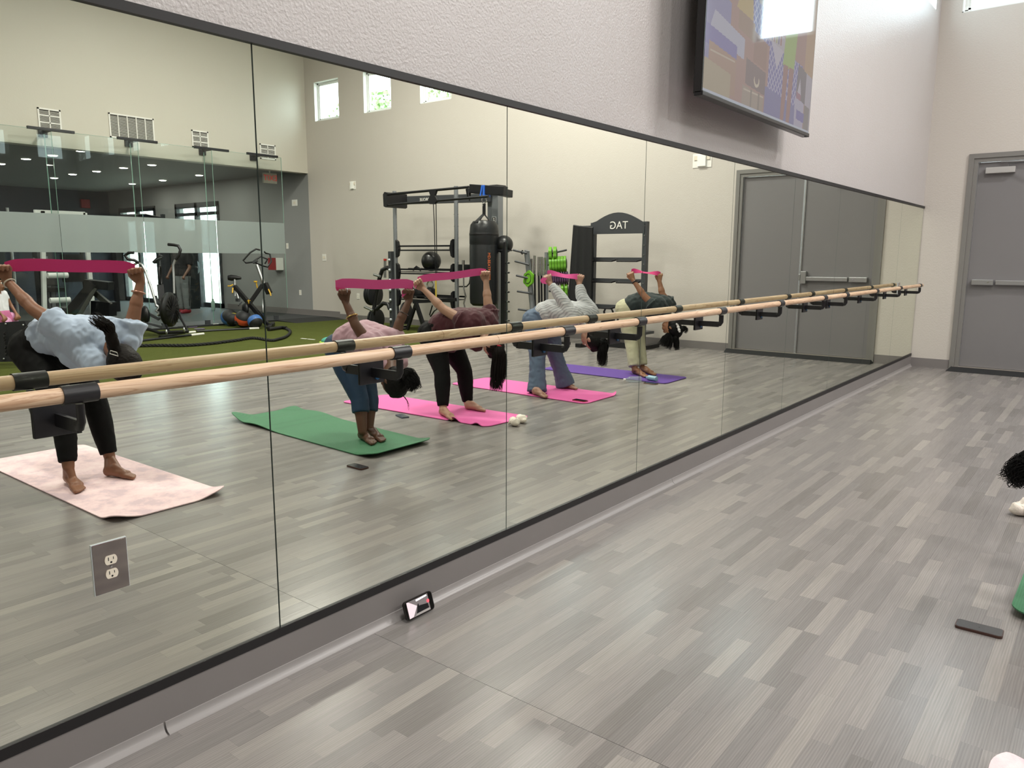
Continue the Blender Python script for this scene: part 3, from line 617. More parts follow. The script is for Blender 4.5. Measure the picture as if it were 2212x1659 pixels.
# red and white cabinet, exit sign
t = thing('fire_alarm_cabinet', 'red fronted fire cabinet with a white side on the grey gym wall', 'cabinet', (13.2, L_ROOM, 1.2))
xa, _, za = (13.846,10.800,1.052); xb, _, zb = (13.528,10.800,1.336)
obj('red_front', MB().b2((xb, L_ROOM-.2, za), (xa, L_ROOM-.17, zb)), mat('alarm_red', '#8f1f26', .4), t, smooth=0, bevel=.004)
obj('white_box', MB().b2((xb-.004, L_ROOM-.2+.03, za), (xa, L_ROOM, zb)).b2((xb-.004, L_ROOM-.198, za+.0), (xb, L_ROOM-.17, zb)), M_WHITE, t, smooth=0)
t = thing('exit_sign', 'lit red EXIT sign under the gym header near the glass end', 'sign', (12.900,10.266,3.207))
ex = (12.900,10.258,3.068)
obj('housing', MB().b2((12.9, ex[1]-.17, ex[2]-.11), (12.95, ex[1]+.17, ex[2]+.11)), mat('exit_cream', '#a9a69a', .5), t, smooth=0, bevel=.005)
obj('stem', MB().cyl((12.92, ex[1], ex[2]+.1), (12.92, ex[1], 3.25), .015), M_WHITE, t)
text('lettering', 'EXIT', .17, frame_of((12.897, ex[1], ex[2]), (0, -1, 0), (0, 0, 1)), mat('exit_red', '#a02020', .4, emit='#c02018', estr=.5), t, 'red EXIT lettering')
w_ = (22.859,10.930,3.053)
t = thing('fire_bell', 'small red fire bell on the navy gym wall', 'alarm', (22.15, 10.3, 2.7))
obj('bell', MB().b2((22.1, 10.1, 2.75), (22.2, 10.35, 3.0)), mat('alarm_red', '#8f1f26', .4), t, smooth=0, bevel=.01)

# ================================================================== THINGS ON THE STUDIO FLOOR
def exmat(name, cs, m, label, curls=(), group='yoga mats laid out side by side', wave=None, top=.009):
    """cs: four floor corners (front near, front far, back far, back near); curls: (corner u,v, height, reach)"""
    t = []; nu, nv = 96, 40; v = []; f = []
    c = [Vector((a, b, 0)) for a, b in cs]
    def rnd(u, w):   # rounded corners: pull the grid in a little
        return u, w
    for s in (0, 1):
        for i in range(nu+1):
            for j in range(nv+1):
                u, w = i/nu, j/nv
                p = (c[0]*(1-u)+c[3]*u)*(1-w)+(c[1]*(1-u)+c[2]*u)*w
                ctr = (c[0]+c[1]+c[2]+c[3])/4
                du, dw = min(u, 1-u)*1.9, min(w, 1-w)*.62; r = .075
                if du < r and dw < r:
                    d = math.hypot(r-du, r-dw)
                    if d > r: k = (d-r)/(p-ctr).length*1.0; p = p+(ctr-p)*k
                z = 0
                for (cu, cw, h, rr) in curls:
                    d = math.hypot((u-cu)*1.9, (w-cw)*.62) if cw is not None else abs(u-cu)*1.9
                    if d < rr: z += h*(.5+.5*math.cos(PI*d/rr))
                if wave: z += wave(u, w)
                v.append((p.x, p.y, z+(top if s == 0 else top-.0055)))
    N = (nu+1)*(nv+1)
    for i in range(nu):
        for j in range(nv):
            a = i*(nv+1)+j; f.append((a, a+1, a+nv+2, a+nv+1)); f.append((N+a, N+a+nv+1, N+a+nv+2, N+a+1))
    rim = [i*(nv+1) for i in range(nu+1)]+[nu*(nv+1)+j for j in range(1, nv+1)]+[i*(nv+1)+nv for i in range(nu-1, -1, -1)]+[j for j in range(nv-1, 0, -1)]
    for k in range(len(rim)): a, b = rim[k], rim[(k+1) % len(rim)]; f.append((a, b, N+b, N+a))
    m_ = MB(); m_.v = v; m_.f = f
    return obj('yoga_mat', m_, m, None, label, 'yoga mat', group, smooth=60)
def speck_mat(name, c1, c2, c3):
    m = mat(name, c1, .75, bump=((300, 300, 300), .0008)); nt = m.node_tree; b = nt.nodes['Principled BSDF']
    tc = nt.nodes.new('ShaderNodeTexCoord'); n = nt.nodes.new('ShaderNodeTexNoise'); n.inputs['Scale'].default_value = 5; n.inputs['Detail'].default_value = 9; n.inputs['Roughness'].default_value = .7
    nt.links.new(tc.outputs['Object'], n.inputs['Vector']); r = nt.nodes.new('ShaderNodeValToRGB'); e = r.color_ramp.elements
    e[0].position = .42; e[0].color = lin(c2); e[1].position = .60; e[1].color = lin(c3); x = e.new(.5); x.color = lin(c1)
    nt.links.new(n.outputs['Fac'], r.inputs[0]); nt.links.new(r.outputs[0], b.inputs['Base Color']); return m
def ribbed_mat(name, c):
    m = mat(name, c, .7); nt = m.node_tree; b = nt.nodes['Principled BSDF']; tc = nt.nodes.new('ShaderNodeTexCoord')
    v = nt.nodes.new('ShaderNodeTexVoronoi'); v.inputs['Scale'].default_value = 110; v.inputs['Randomness'].default_value = .15; nt.links.new(tc.outputs['Object'], v.inputs['Vector'])
    bn = nt.nodes.new('ShaderNodeBump'); bn.inputs['Distance'].default_value = .0025; bn.invert = True; nt.links.new(v.outputs['Distance'], bn.inputs['Height']); nt.links.new(bn.outputs[0], b.inputs['Normal'])
    r = nt.nodes.new('ShaderNodeMapRange'); r.inputs[2].default_value = .7; r.inputs[3].default_value = 1.1; r.inputs[4].default_value = .75; nt.links.new(v.outputs['Distance'], r.inputs[0])
    mu = nt.nodes.new('ShaderNodeVectorMath'); mu.operation = 'SCALE'; mu.inputs[0].default_value = lin(c)[:3]; nt.links.new(r.outputs[0], mu.inputs[3]); nt.links.new(mu.outputs[0], b.inputs['Base Color'])
    return m
M_MAT1 = speck_mat('pale_pink_mat', '#eccfd2', '#d8bfc6', '#f3dbdc')
exmat('m1', [(1.92, 1.69), (1.93, 2.36), (3.83, 2.33), (3.83, 1.68)], M_MAT1, 'pale pink marbled yoga mat nearest the camera', [(0, 0, .03, .16), (0, 1, .035, .2)])
exmat('m2', [(1.86, 3.40), (1.87, 4.02), (3.79, 4.16), (3.79, 3.50)], ribbed_mat('green_mat', '#427c57'), 'green dimpled yoga mat with curled ends', [(0, None, .028, .2), (1, 0, .06, .25), (1, 1, .02, .2), (.78, None, .02, .35)])
exmat('m3', [(1.90, 4.67), (1.87, 5.23), (3.65, 5.16), (3.69, 4.62)], mat('hot_pink_mat', '#e264a8', .7, bump=((250, 250, 250), .0008)), 'hot pink yoga mat with a rippled edge beside the white socks', [(.20, 0, .035, .09), (.06, 0, .02, .07), (1, 1, .0, .1)])
exmat('m4', [(1.82, 6.03), (1.84, 6.68), (3.58, 6.66), (3.61, 6.06)], MATS['hot_pink_mat'], 'hot pink yoga mat with a phone on its front end', [(0, 1, .03, .1)])
exmat('m5', [(1.78, 7.58), (1.79, 8.17), (3.56, 8.17), (3.50, 7.61)], mat('purple_mat', '#59398f', .7, bump=((250, 250, 250), .0008)), 'purple yoga mat farthest from the camera', [])

def phone(x, y, z, ang, L_, W_, mcase, mscr, label, tilt=None, group='phones lying on the studio floor and mats'):
    t = thing('phone', label, 'phone', (x, y, z), group)
    M = Matrix.Translation((x, y, z)) @ (tilt if tilt else Matrix.Rotation(ang, 4, 'Z'))
    def rr(w, h, r, d0, d1):
        pts = []
        for (cx, cy, a0) in ((w/2-r, h/2-r, 0), (-w/2+r, h/2-r, 90), (-w/2+r, -h/2+r, 180), (w/2-r, -h/2+r, 270)):
            for k in range(6): a = math.radians(a0+18*k); pts.append(M @ Vector((cx+r*math.cos(a), cy+r*math.sin(a), d0)))
        off = (M.to_3x3() @ Vector((0, 0, d1-d0))); return MB().prism(pts, off)
    obj('case', rr(L_, W_, .014, 0, .009), mcase, t, smooth=30)
    s = obj('screen', rr(L_-.006, W_-.006, .012, .009, .0098), mscr, t, smooth=30)
    obj('camera_dot', rr(.004, .004, .0019, .0098, .0101), M_DARK, s)
    return t, M
M_SCR = mat('dark_phone_glass', '#14161b', .08, spec=.7)
phone(1.785, 3.215, .001, 0.02, .155, .074, mat('brown_phone_case', '#4a2f28', .35), mat('grey_phone_glass', '#35393e', .12, spec=.8), 'phone in a brown case lying on the floor near the green mat')
phone(*(2.752,4.534,0.000)[:2], .001, .35, .15, .075, mat('slate_phone_case', '#4d5563', .4), mat('slate_glass', '#3e4654', .1), 'slate phone lying beside the long side of the first pink mat')
phone(*(1.932,6.105,0.010)[:2], .0095, .05, .15, .073, mat('rose_phone_case', '#a8475a', .4), M_SCR, 'phone in a rose case lying on the second hot pink mat')
phone(*(1.921,7.506,0.000)[:2], .001, .05, .155, .076, mat('tan_phone_case', '#7b6253', .4), M_SCR, 'phone in a tan case lying beside the purple mat')
# phone propped against the wall base, filming
ti = Matrix.Rotation(math.radians(90), 4, 'Z') @ Matrix.Rotation(math.radians(72), 4, 'X')
tph, Mph = phone(.052, 1.965, .041, 0, .150, .074, mat('black_phone_case', '#18130f', .35), mat('phone_bezel', '#050506', .1), 'phone propped on its long edge against the grey wall base, recording', tilt=ti, group=None)
def scr_quad(name, q, col, d=.0100, e=1.0):
    v = [tuple(Mph @ Vector((a, b, d))) for a, b in q]; v2 = [tuple(Mph @ Vector((a, b, d-.0001))) for a, b in q]
    n = len(q); return obj(name, MB().add(v+v2, [tuple(range(n)), tuple(range(2*n-1, n-1, -1))]), mat('lit_'+col, col, .2, emit=col, estr=e), tph, smooth=0)
scr_quad('picture', [(-.062, -.032), (.052, -.032), (.052, .032), (-.062, .032)], '#6a6465', .00985, .6)
scr_quad('picture_wall', [(-.061, -.031), (-.040, -.030), (-.012, .004), (-.052, .031), (-.061, .031)], '#cbb8be', .00995, .8)
scr_quad('picture_floor', [(-.030, -.031), (.050, -.031), (.050, -.024), (-.018, -.022)], '#8a8582', .00995, .6)
scr_quad('picture_people', [(-.022, -.024), (.046, -.022), (.044, -.004), (-.002, .002), (-.004, .012), (-.010, .006), (-.016, -.010)], '#17171a', .01005, .3)
scr_quad('picture_light', [(-.012, .021), (.046, .024), (.044, .030), (-.013, .028)], '#f4f0f2', .01005, 1.0)
scr_quad('record_button', [(.047+.007*math.cos(a), .004+.007*math.sin(a)) for a in [2*PI*k/16 for k in range(16)]], '#ef4f5c', .0103, 1.0)

# rolled socks
def socks(x, y, label, seed):
    r = random.Random(seed); t = thing('rolled_sock', label, 'sock', (x, y, 0), 'white rolled socks on the floor')
    b = MB(); b.ell((x, y, .034), (.066, .040, .034), Matrix.Rotation(.5, 3, 'Z'), 18, 12)
    v = []
    for p in b.v:
        k = 1+.12*math.sin(90*p[0]+40*p[1]+30*p[2]+seed); v.append((x+(p[0]-x)*k, y+(p[1]-y)*k, max(.002, p[2]*k)))
    b.v = v; M_S = mat('sock_cotton', '#e9e0d4', .85, bump=((140, 140, 140), .003)); obj('body', b, M_S, t, smooth=60)
    cf = MB().torus((x+.03, y-.012, .034), (.7, -.2, .6), .022, .010, 20, 8); obj('cuff', cf, M_S, t)
    obj('fold', MB().tube([(x-.04, y+.02, .04), (x-.01, y-.005, .058), (x+.02, y-.02, .05)], [.008, .011, .007], 8), M_S, t)
socks(1.765, 4.87, 'white rolled sock on the planks nearer the camera, in front of the pink mat', 1)
socks(1.79, 5.0, 'white rolled sock on the planks just behind the first sock', 5)

def bottle(x, y, z, ang, L_, r, mb_, mc_, label, cat='bottle'):
    t = thing('water_bottle', label, cat, (x, y, z)); ax = Vector((math.cos(ang), math.sin(ang), 0)); c = Vector((x, y, z+r))-ax*L_/2
    rib = [(r*.2, 0), (r*.9, .004), (r, .02)]+[(r*(1 if k % 2 else .93), .03+k*(L_*.55)/10) for k in range(10)]+[(r*.9, L_*.68), (r*.4, L_*.86), (r*.36, L_*.9)]
    obj('body', MB().lathe(c, ax, rib, 20), mb_, t); obj('cap', MB().lathe(c, ax, [(r*.42, L_*.9), (r*.44, L_*.91), (r*.44, L_), (r*.3, L_+.001)], 16), mc_, t)
M_PET = glass_mat('clear_bottle', (.82, .86, .88, 1), body=(.75, .8, .84, 1), opac=.25)
bottle(*(2.127,7.458,0.000)[:2], 0, -.9, .21, .034, M_PET, M_WHITE, 'clear ribbed plastic bottle lying beside the purple mat')
bottle(*(2.000,7.652,0.010)[:2], .009, .2, .17, .03, mat('pale_blue_bottle', '#8fb2c4', .3), mat('navy_cap', '#26324e', .4), 'small pale blue bottle with a navy cap lying on the purple mat')

# ================================================================== TRAINING EQUIPMENT ON THE TURF SIDE
def V3(*a): return Vector(a)
# multi-station training rig against the far wall
rg = thing('training_rig', 'tall black and silver training rig against the far wall with shelves and a hanging bag', 'training rig', (7.6, 10, .006))
YF, YB = 9.95, 10.45
pL0 = (8.611,9.950,2.563); pR0 = (7.075,9.950,2.574)
for nm, p, lab in (('upright', pL0, None), ('upright', pR0, None)):
    obj(nm, MB().cyl((p[0], p[1], .006), (p[0], p[1], p[2]), .037, None, 18), M_SILV, rg, 'round silver upright')
    obj('foot', MB().box((p[0], p[1], .02), (.14, .5, .028)), M_BLK, rg, smooth=0, bevel=.004)
p = (6.489,10.300,2.507)
col = obj('main_column', MB().b2((p[0]-.14, 10.2, .006), (p[0]+.0, 10.34, p[2])), M_SILV, rg, 'wide square silver column', smooth=0, bevel=.006)
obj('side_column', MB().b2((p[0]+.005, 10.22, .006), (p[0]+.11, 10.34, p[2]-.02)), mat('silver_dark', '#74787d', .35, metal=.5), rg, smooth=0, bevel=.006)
obj('column_top', MB().b2((p[0]-.16, 10.15, p[2]-.05), (p[0]+.02, 10.4, p[2]+.07)), M_BLK, rg, smooth=0, bevel=.01)
obj('column_label', MB().b2((p[0]-.10, 10.194, 1.96), (p[0]-.02, 10.199, 2.05)), mat('label_white', '#d8d8d8', .4), col, smooth=0)
obj('label_mark', MB().b2((p[0]-.092, 10.190, 1.965), (p[0]-.028, 10.194, 2.045)), M_DARK, col, smooth=0)
obj('label_figure', MB().ell((p[0]-.06, 10.189, 2.02), (.012, .002, .012)).bar((p[0]-.08, 10.189, 1.975), (p[0]-.055, 10.189, 2.01), .003, .010).bar((p[0]-.045, 10.189, 1.975), (p[0]-.06, 10.189, 2.01), .003, .010), M_WHITE, col)
a = (8.405,9.600,2.474); b = (6.477,9.600,2.503); a2 = (8.411,9.600,2.288); b2_ = (6.051,9.600,2.337)
obj('top_rail', MB().tube([a, b], .022, 12), M_BLK, rg); obj('top_rail', MB().tube([a2, b2_], .020, 12), M_BLK, rg)
obj('end_cap', MB().prism([V3(a[0]-.0, 9.57, a2[2]-.02), V3(a[0]+.04, 9.57, a2[2]-.04), V3(a[0]+.09, 9.57, a2[2]-.02), V3(a[0]+.10, 9.57, a[2]+.0), V3(a[0]+.06, 9.57, a[2]+.045), V3(a[0]-.0, 9.57, a[2]+.03)], (0, .5, 0)), M_BLK, rg, smooth=0)
c0 = (9.012,10.200,2.420); c1 = (6.488,10.200,2.370)
obj('cross_beam', MB().bar(c0, c1, .07, .145), M_DGREY, rg, smooth=0, bevel=.01)
tx = (8.015,10.140,2.400)
text('beam_lettering', 'TORQUE', .075, frame_of((tx[0], 10.155, tx[2]), (1, 0, 0), (0, 0, 1)), M_WHITE, rg, 'small white lettering on the black beam')
for px0, px1, z_, nm in ((c0[0]-.0, 0, c0[2], 'j'),):
    obj('trolley', MB().prism([V3(*(7.377,9.580,2.502)), V3(*(7.191,9.580,2.493)), V3(*(7.236,9.580,2.404)), V3(*(7.173,9.580,2.325)), V3(*(7.239,9.580,2.259)), V3(*(7.349,9.580,2.263)), V3(*(7.391,9.580,2.334)), V3(*(7.335,9.580,2.408))], (0, .05, 0)), M_BLK, rg, smooth=0)
s0 = (7.247,9.600,2.283); s1 = (7.244,9.600,0.582)
obj('hanging_strap', MB().ribbon([(s0[0]+.03, s0[1], s0[2]), (s0[0]+.015, s0[1], 1.9), (s0[0]+.005, s0[1], 1.2), (s1[0], s1[1], 1.05)], (.009, 0, 0), .003).ribbon([(s0[0]-.03, s0[1], s0[2]), (s0[0]-.03, s0[1], 1.9), (s0[0]-.035, s0[1], 1.2), (s1[0]-.02, s1[1], 1.05)], (.009, 0, 0), .003), M_BLK, rg)
obj('strap_handle', MB().ribbon([(s1[0], s1[1], 1.06), (s1[0]-.002, s1[1], .62)], (.018, 0, 0), .004), mat('yellow_webbing', '#b8a142', .6), rg, 'yellow webbing strap end')
# boom carrying the bag
q0 = (6.682,9.900,2.505); q1 = (5.942,9.900,2.431)
bm_ = obj('boom', MB().bar(q0, q1, .12, .15), M_BLK, rg, smooth=0, bevel=.012)
obj('boom_strut', MB().bar((q1[0]+.15, 9.95, q1[2]), (q1[0]+.15, 10.22, q1[2]-.02), .1, .12), M_BLK, rg, smooth=0, bevel=.01)
obj('boom_clamp', MB().tube([(6.745,9.900,2.508), (6.735,9.900,2.378), (6.683,9.900,2.361)], [.05, .035, .02], 10).cyl((6.725,9.900,2.363), (6.725,9.900,2.309), .012, None, 8), M_BLK, rg)
bs = (6.366,9.900,2.459)
obj('blue_strap', MB().b2((bs[0]-.035, 9.82, bs[2]-.10), (bs[0]+.0, 9.98, bs[2]+.085)).bar((bs[0]+.0, 9.81, bs[2]+.08), (bs[0]+.045, 9.81, bs[2]-.11), .006, .03, (0, 0, 1)), mat('blue_webbing', '#2b62c4', .5), bm_, 'blue strap tied round the boom', smooth=0, bevel=.003)
# shelves between the uprights
for k, z in enumerate(((7.839,9.980,1.522)[2], (7.848,9.980,1.101)[2], (7.858,9.980,0.625)[2])):
    xl, xr = pL0[0]-.05, pR0[0]+.05
    sh = MB().bar((xl, 9.93, z+.045), (xr, 9.93, z+.045), .02, .03).bar((xl, 9.93, z-.03), (xr, 9.93, z-.03), .02, .025)
    if k: sh.box(((xl+xr)/2, 10.08, z), (abs(xl-xr), .28, .012)).bar((xl, 10.22, z+.05), (xr, 10.22, z+.05), .02, .03)
    so_ = obj('shelf', sh, M_BLK, rg, smooth=0)
    for xx, sg in ((pL0[0]-.05, -1), (pR0[0]+.05, 1)):
        pts = [V3(xx, 9.9, z+.16), V3(xx+sg*.045, 9.9, z+.13), V3(xx+sg*.075, 9.9, z+.0), V3(xx+sg*.045, 9.9, z-.13), V3(xx, 9.9, z-.16)]
        obj('bracket', MB().prism(pts, (0, .06, 0)), M_BLK, so_, smooth=0)
for k in range(9):
    for p_ in (pL0, pR0): pass
pegs = MB()
for p_ in (pL0, pR0):
    for k in range(10): pegs.cyl((p_[0]-.05, 9.95, .5+k*.2), (p_[0]+.05, 9.95, .5+k*.2), .008, None, 8)
obj('pins', pegs, M_CHROME, rg)
# black storage post right of the bag, with chrome pegs
bp = (6.067,9.900,1.341)
sp = obj('storage_post', MB().b2((bp[0]-.05, 9.98, .006), (bp[0]+.04, 10.06, 1.62)), M_BLK, rg, smooth=0, bevel=.004)
for k, z in enumerate(((5.987,9.900,1.274)[2], (5.987,9.900,1.115)[2], (5.987,9.900,0.956)[2], (5.986,9.900,0.796)[2], (5.986,9.900,0.635)[2], (5.986,9.900,0.473)[2], (5.985,9.900,0.319)[2])):
    obj('peg', MB().cyl((bp[0]-.05, 10.0, z), (bp[0]-.16, 9.96, z+.008), .014, None, 10).cyl((bp[0]-.10, 9.98, z+.004), (bp[0]-.115, 9.98, z+.005), .022, None, 12), M_CHROME, rg)
# curl bar and hook hung on the side
k0 = (6.770,9.800,1.260)
obj('side_bracket', MB().b2(((6.968,9.900,1.250)[0], 9.87, (6.970,9.900,1.139)[2]), ((6.712,9.900,1.252)[0], 9.95, (6.968,9.900,1.250)[2])), M_BLK, rg, smooth=0, bevel=.004)
obj('lower_hook', MB().tube([(6.927,9.850,0.871), (6.755,9.850,0.876), (6.691,9.850,0.932), (6.669,9.850,1.035)], .012, 8), M_BLK, rg)
cb = thing('curl_bar', 'chrome zigzag curl bar hanging upright beside the punching bag', 'barbell', (k0[0], 9.8, .5))
obj('bar', MB().tube([(6.782,9.800,1.104), (6.774,9.800,0.829), (6.733,9.800,0.712), (6.776,9.800,0.592), (6.745,9.800,0.490), (6.758,9.800,0.315)], .0135, 10), M_CHROME, cb)
obj('sleeve', MB().cyl((6.780,9.800,1.322), (6.783,9.800,1.096), .024, None, 14), M_CHROME, cb)

# punching bag
bg_ = thing('punching_bag', 'tall black punching bag hanging from the rig boom', 'punching bag', (6.391,9.900,0.603))
bc = (6.400,9.900,1.263); bx, by = bc[0], bc[1]; zt = (6.397,9.900,1.965)[2]; zb = (6.402,9.900,0.556)[2]; R_ = .247
prof = [(.05, zb), (R_*.8, zb+.01), (R_*.97, zb+.05), (R_, zb+.12), (R_*1.0, zt-.40), (R_*.985, zt-.385), (R_*1.0, zt-.37), (R_*1.0, zt-.22), (R_*.97, zt-.12), (R_*.93, zt-.06), (R_*.75, zt), (.04, zt+.02)]
obj('body', MB().lathe((bx, by, 0), (0, 0, 1), prof, 40), mat('black_bag_vinyl', '#15171a', .38, bump=((7, 7, 12), .003)), bg_)
obj('seam_band', MB().lathe((bx, by, 0), (0, 0, 1), [(R_+.001, zt-.235), (R_+.003, zt-.23), (R_+.003, zt-.20), (R_+.001, zt-.195)], 40), M_BLK, bg_)
obj('strap', MB().ribbon([(bx-.2, by, zt-.08), (bx-.03, by, zt+.09), (bx, by, zt+.12)], (0, .02, 0), .004).ribbon([(bx+.2, by, zt-.08), (bx+.03, by, zt+.09), (bx, by, zt+.12)], (0, .02, 0), .004).ribbon([(bx, by-.235, zt-.22), (bx, by-.21, zt-.02), (bx, by-.03, zt+.1), (bx, by, zt+.12)], (.04, 0, 0), .004), M_BLK, bg_)
obj('webbing', MB().b2((bx-.028, by-.01, zt+.10), (bx+.028, by+.01, (6.386,9.900,2.251)[2])), M_BLK, bg_, smooth=0)
zc = (6.386,9.900,2.311)[2]
obj('carabiner', MB().torus((bx, by, zc), (0, 1, .2), .05, .008, 20, 6).torus((bx, by, zc-.07), (1, .2, 0), .035, .006, 16, 6), M_CHROME, bg_)
tb = (6.138,9.700,1.289)
def wrap_text(s, size, m):
    cu = bpy.data.curves.new('t', 'FONT'); cu.body = s; cu.size = size; cu.align_x = 'CENTER'; cu.align_y = 'CENTER'; cu.extrude = .001
    t_ = bpy.data.objects.new('tmp', cu); COL.objects.link(t_); dg = bpy.context.evaluated_depsgraph_get(); me = bpy.data.meshes.new_from_object(t_.evaluated_get(dg)); bpy.data.objects.remove(t_)
    for vv in me.vertices:       # text line runs down the bag
        x_, y_ = vv.co.x, vv.co.y; a_ = math.atan2(-.95, -.02)+.0; a_ = ANG0-y_/R_
        vv.co = Vector((bx+(R_+.003+vv.co.z)*math.cos(a_), by+(R_+.003+vv.co.z)*math.sin(a_), TZ-x_))
    me.materials.clear(); me.materials.append(m); return me
ANG0 = math.radians(-149); TZ = ((6.138,9.700,1.491)[2]+(6.139,9.700,0.949)[2])/2
obj('lettering', wrap_text('MD.BEATFITTER', .064, mat('orange_print', '#d8703a', .5)), None, bg_, 'orange lettering running down the bag')

# slam balls and kettlebells on the rig shelves
def ball(x, y, z, r, m, label, group=None, nm='slam_ball'):
    t = thing(nm, label, 'ball', (x, y, z-r), group); obj('body', MB().ell((x, y, z), r, None, 28, 18), m, t, smooth=60)
    obj('valve', MB().cyl((x+r*.97, y-.02, z), (x+r*1.12, y-.02, z+.01), .02, None, 8), m, t); return t
zs = (7.835,10.050,1.100)[2]; p = (7.820,10.050,1.241)
ball(p[0], 10.08, zs+.012+.185, .18, mat('black_ball', '#131416', .35), 'big glossy black ball on the middle shelf of the rig')
p = (6.131,10.100,1.586); ball(p[0], 10.1, p[2], .15, MATS['black_ball'], 'black ball held on the far side of the rig column')
obj('ball_cradle', MB().torus((p[0], 10.1, p[2]-.10), (0, 0, 1), .13, .012, 20, 6).bar((p[0]+.1, 10.15, p[2]-.10), (p[0]+.25, 10.28, p[2]-.10), .03, .03), M_BLK, rg)
def kettlebell(x, y, z, r, m, mh, label):
    t = thing('kettlebell', label, 'kettlebell', (x, y, z), 'kettlebells on the bottom rig shelf'); obj('bell', MB().lathe((x, y, z), (0, 0, 1), [(r*.55, 0), (r*.9, r*.3), (r, r*.85), (r*.85, r*1.5), (r*.35, r*1.85)], 20), m, t)
    obj('handle', MB().tube([(x-r*.5, y, z+r*1.6), (x-r*.68, y, z+r*2.3), (x-r*.45, y, z+r*2.75), (x+r*.45, y, z+r*2.75), (x+r*.68, y, z+r*2.3), (x+r*.5, y, z+r*1.6)], r*.14, 8), mh, t)
zk = (7.927,10.050,0.619)[2]+.01
for px, lb in ((906, 'black kettlebell with a dull handle'), (930, 'black kettlebell with a bright chrome handle')):
    p = (7.927,10.050,0.662); kettlebell(p[0]+(921-px)*.0105, 10.06, zk, .11, M_BLK, M_CHROME if px == 930 else M_STEEL, lb)
kx = (8.364,10.050,0.646)[0]; kettlebell(kx, 10.07, zk, .105, M_BLK, M_BLK, 'all black kettlebell at the shelf end by the left upright')
t = thing('folded_strap', 'black folded straps left on the middle rig shelf', 'strap', (8.117,10.000,1.113))
p = (8.117,10.000,1.113); obj('webbing', MB().tube([(p[0]+.1, 10, p[2]+.02), (p[0]+.02, 10.02, p[2]+.07), (p[0]-.1, 10, p[2]+.03), (p[0]-.16, 9.98, p[2]+.05)], [.02, .035, .03, .015], 8, flat=.5), M_BLK, t)

# plate storage rack left of the rig
pr = thing('plate_rack', 'black plate storage rack standing left of the rig in the mirror', 'plate rack', (8.714,9.900,0.011))
pp = (8.679,9.900,1.473); pq = (8.675,9.900,0.013)
post = obj('perforated_post', MB().bar((pq[0], 9.9, .006), (pp[0], 9.9, pp[2]), .085, .085), M_DGREY, pr, smooth=0, bevel=.004)
for k in range(7):
    z = pp[2]-.16-k*.185; xx = pp[0]+(pq[0]-pp[0])*(pp[2]-z)/pp[2]
    obj('bolt_cap', MB().ell((xx, 9.85, z), .03, None, 12, 8), mat('bolt_white', '#b9bec3', .25, metal=.4), post)
obj('arched_arm', MB().tube([(8.690,9.900,1.115), (8.790,9.900,1.173), (8.933,9.900,1.128), (9.016,9.900,0.979), (9.134,9.900,0.625), (9.227,9.900,0.266)], .04, 10), M_BLK, pr)
obj('lower_arm', MB().tube([(9.130,9.900,0.378), (8.929,9.900,0.501), (8.800,9.900,0.489), (8.752,9.900,0.395)], .038, 10), M_BLK, pr)
obj('base', MB().bar((pq[0]+.45, 9.9, .03), (pq[0]-.12, 9.9, .03), .08, .05).bar((pq[0]+.1, 9.75, .03), (pq[0]+.1, 10.4, .03), .08, .05), M_BLK, pr, smooth=0)
obj('diagonal_brace', MB().tube([(8.670,9.950,1.071), (8.595,9.950,0.642), (8.573,9.950,0.121)], .022, 8), M_BLK, pr)
PEGP = [(813,594), (806,640), (803,672), (838,632)]
for (a_, b_) in (((807,591), (822,598)), ((793,660), (806,670))): pass
obj('peg', MB().cyl((9.057,9.800,1.041), (8.890,9.800,1.010), .026, None, 12), M_STEEL, pr); obj('peg', MB().cyl((9.347,9.800,0.417), (9.110,9.800,0.357), .026, None, 12), M_STEEL, pr)
def disc(nm, c, ax, r, th, m, mr, label, cat, group, parent=None):
    t = thing(nm, label, cat, c, group); c = Vector(c); ax = Vector(ax).normalized()
    obj('disc', MB().lathe(c-ax*th/2, ax, [(r*.12, 0), (r*.9, 0), (r, th*.2), (r, th*.8), (r*.9, th), (r*.82, th), (r*.8, th*.75), (r*.35, th*.75), (r*.33, th), (r*.12, th)], 28), m, t)
    obj('hub', MB().torus(c, ax, r*.13, th*.3, 16, 6), mr, t); return t
M_PLT = mat('black_plate', '#1b1d20', .5)
pc = Vector((9.326,10.000,0.651)); pc2 = Vector((9.264,10.000,0.169)); pc3 = Vector((8.472,10.050,0.330)); AXP = (1, -.12, 0)
for k in range(3): disc('weight_plate', pc+Vector((.05-k*.055, 0, 0)), AXP, .215, .045, M_PLT, M_STEEL, ['outermost black weight plate on the upper peg of the rack', 'middle black weight plate on the upper peg of the rack', 'innermost black weight plate on the upper peg of the rack'][k], 'weight plate', 'plates on the storage rack')
for k in range(2): disc('weight_plate', pc2+Vector((.03-k*.06, 0, 0)), AXP, .21, .045, M_PLT, M_STEEL, ['outer black weight plate on the lower peg of the rack', 'inner black weight plate on the lower peg of the rack'][k], 'weight plate', 'plates on the storage rack')
d3 = disc('weight_plate', pc3, (1, -.25, 0), .21, .05, M_PLT, M_STEEL, 'black weight plate with a red dot right of the perforated post', 'weight plate', 'plates on the storage rack')
obj('red_mark', MB().ell(pc3+Vector((-.05, -.03, .03)), .025), mat('red_dot', '#b3271f', .4), d3)
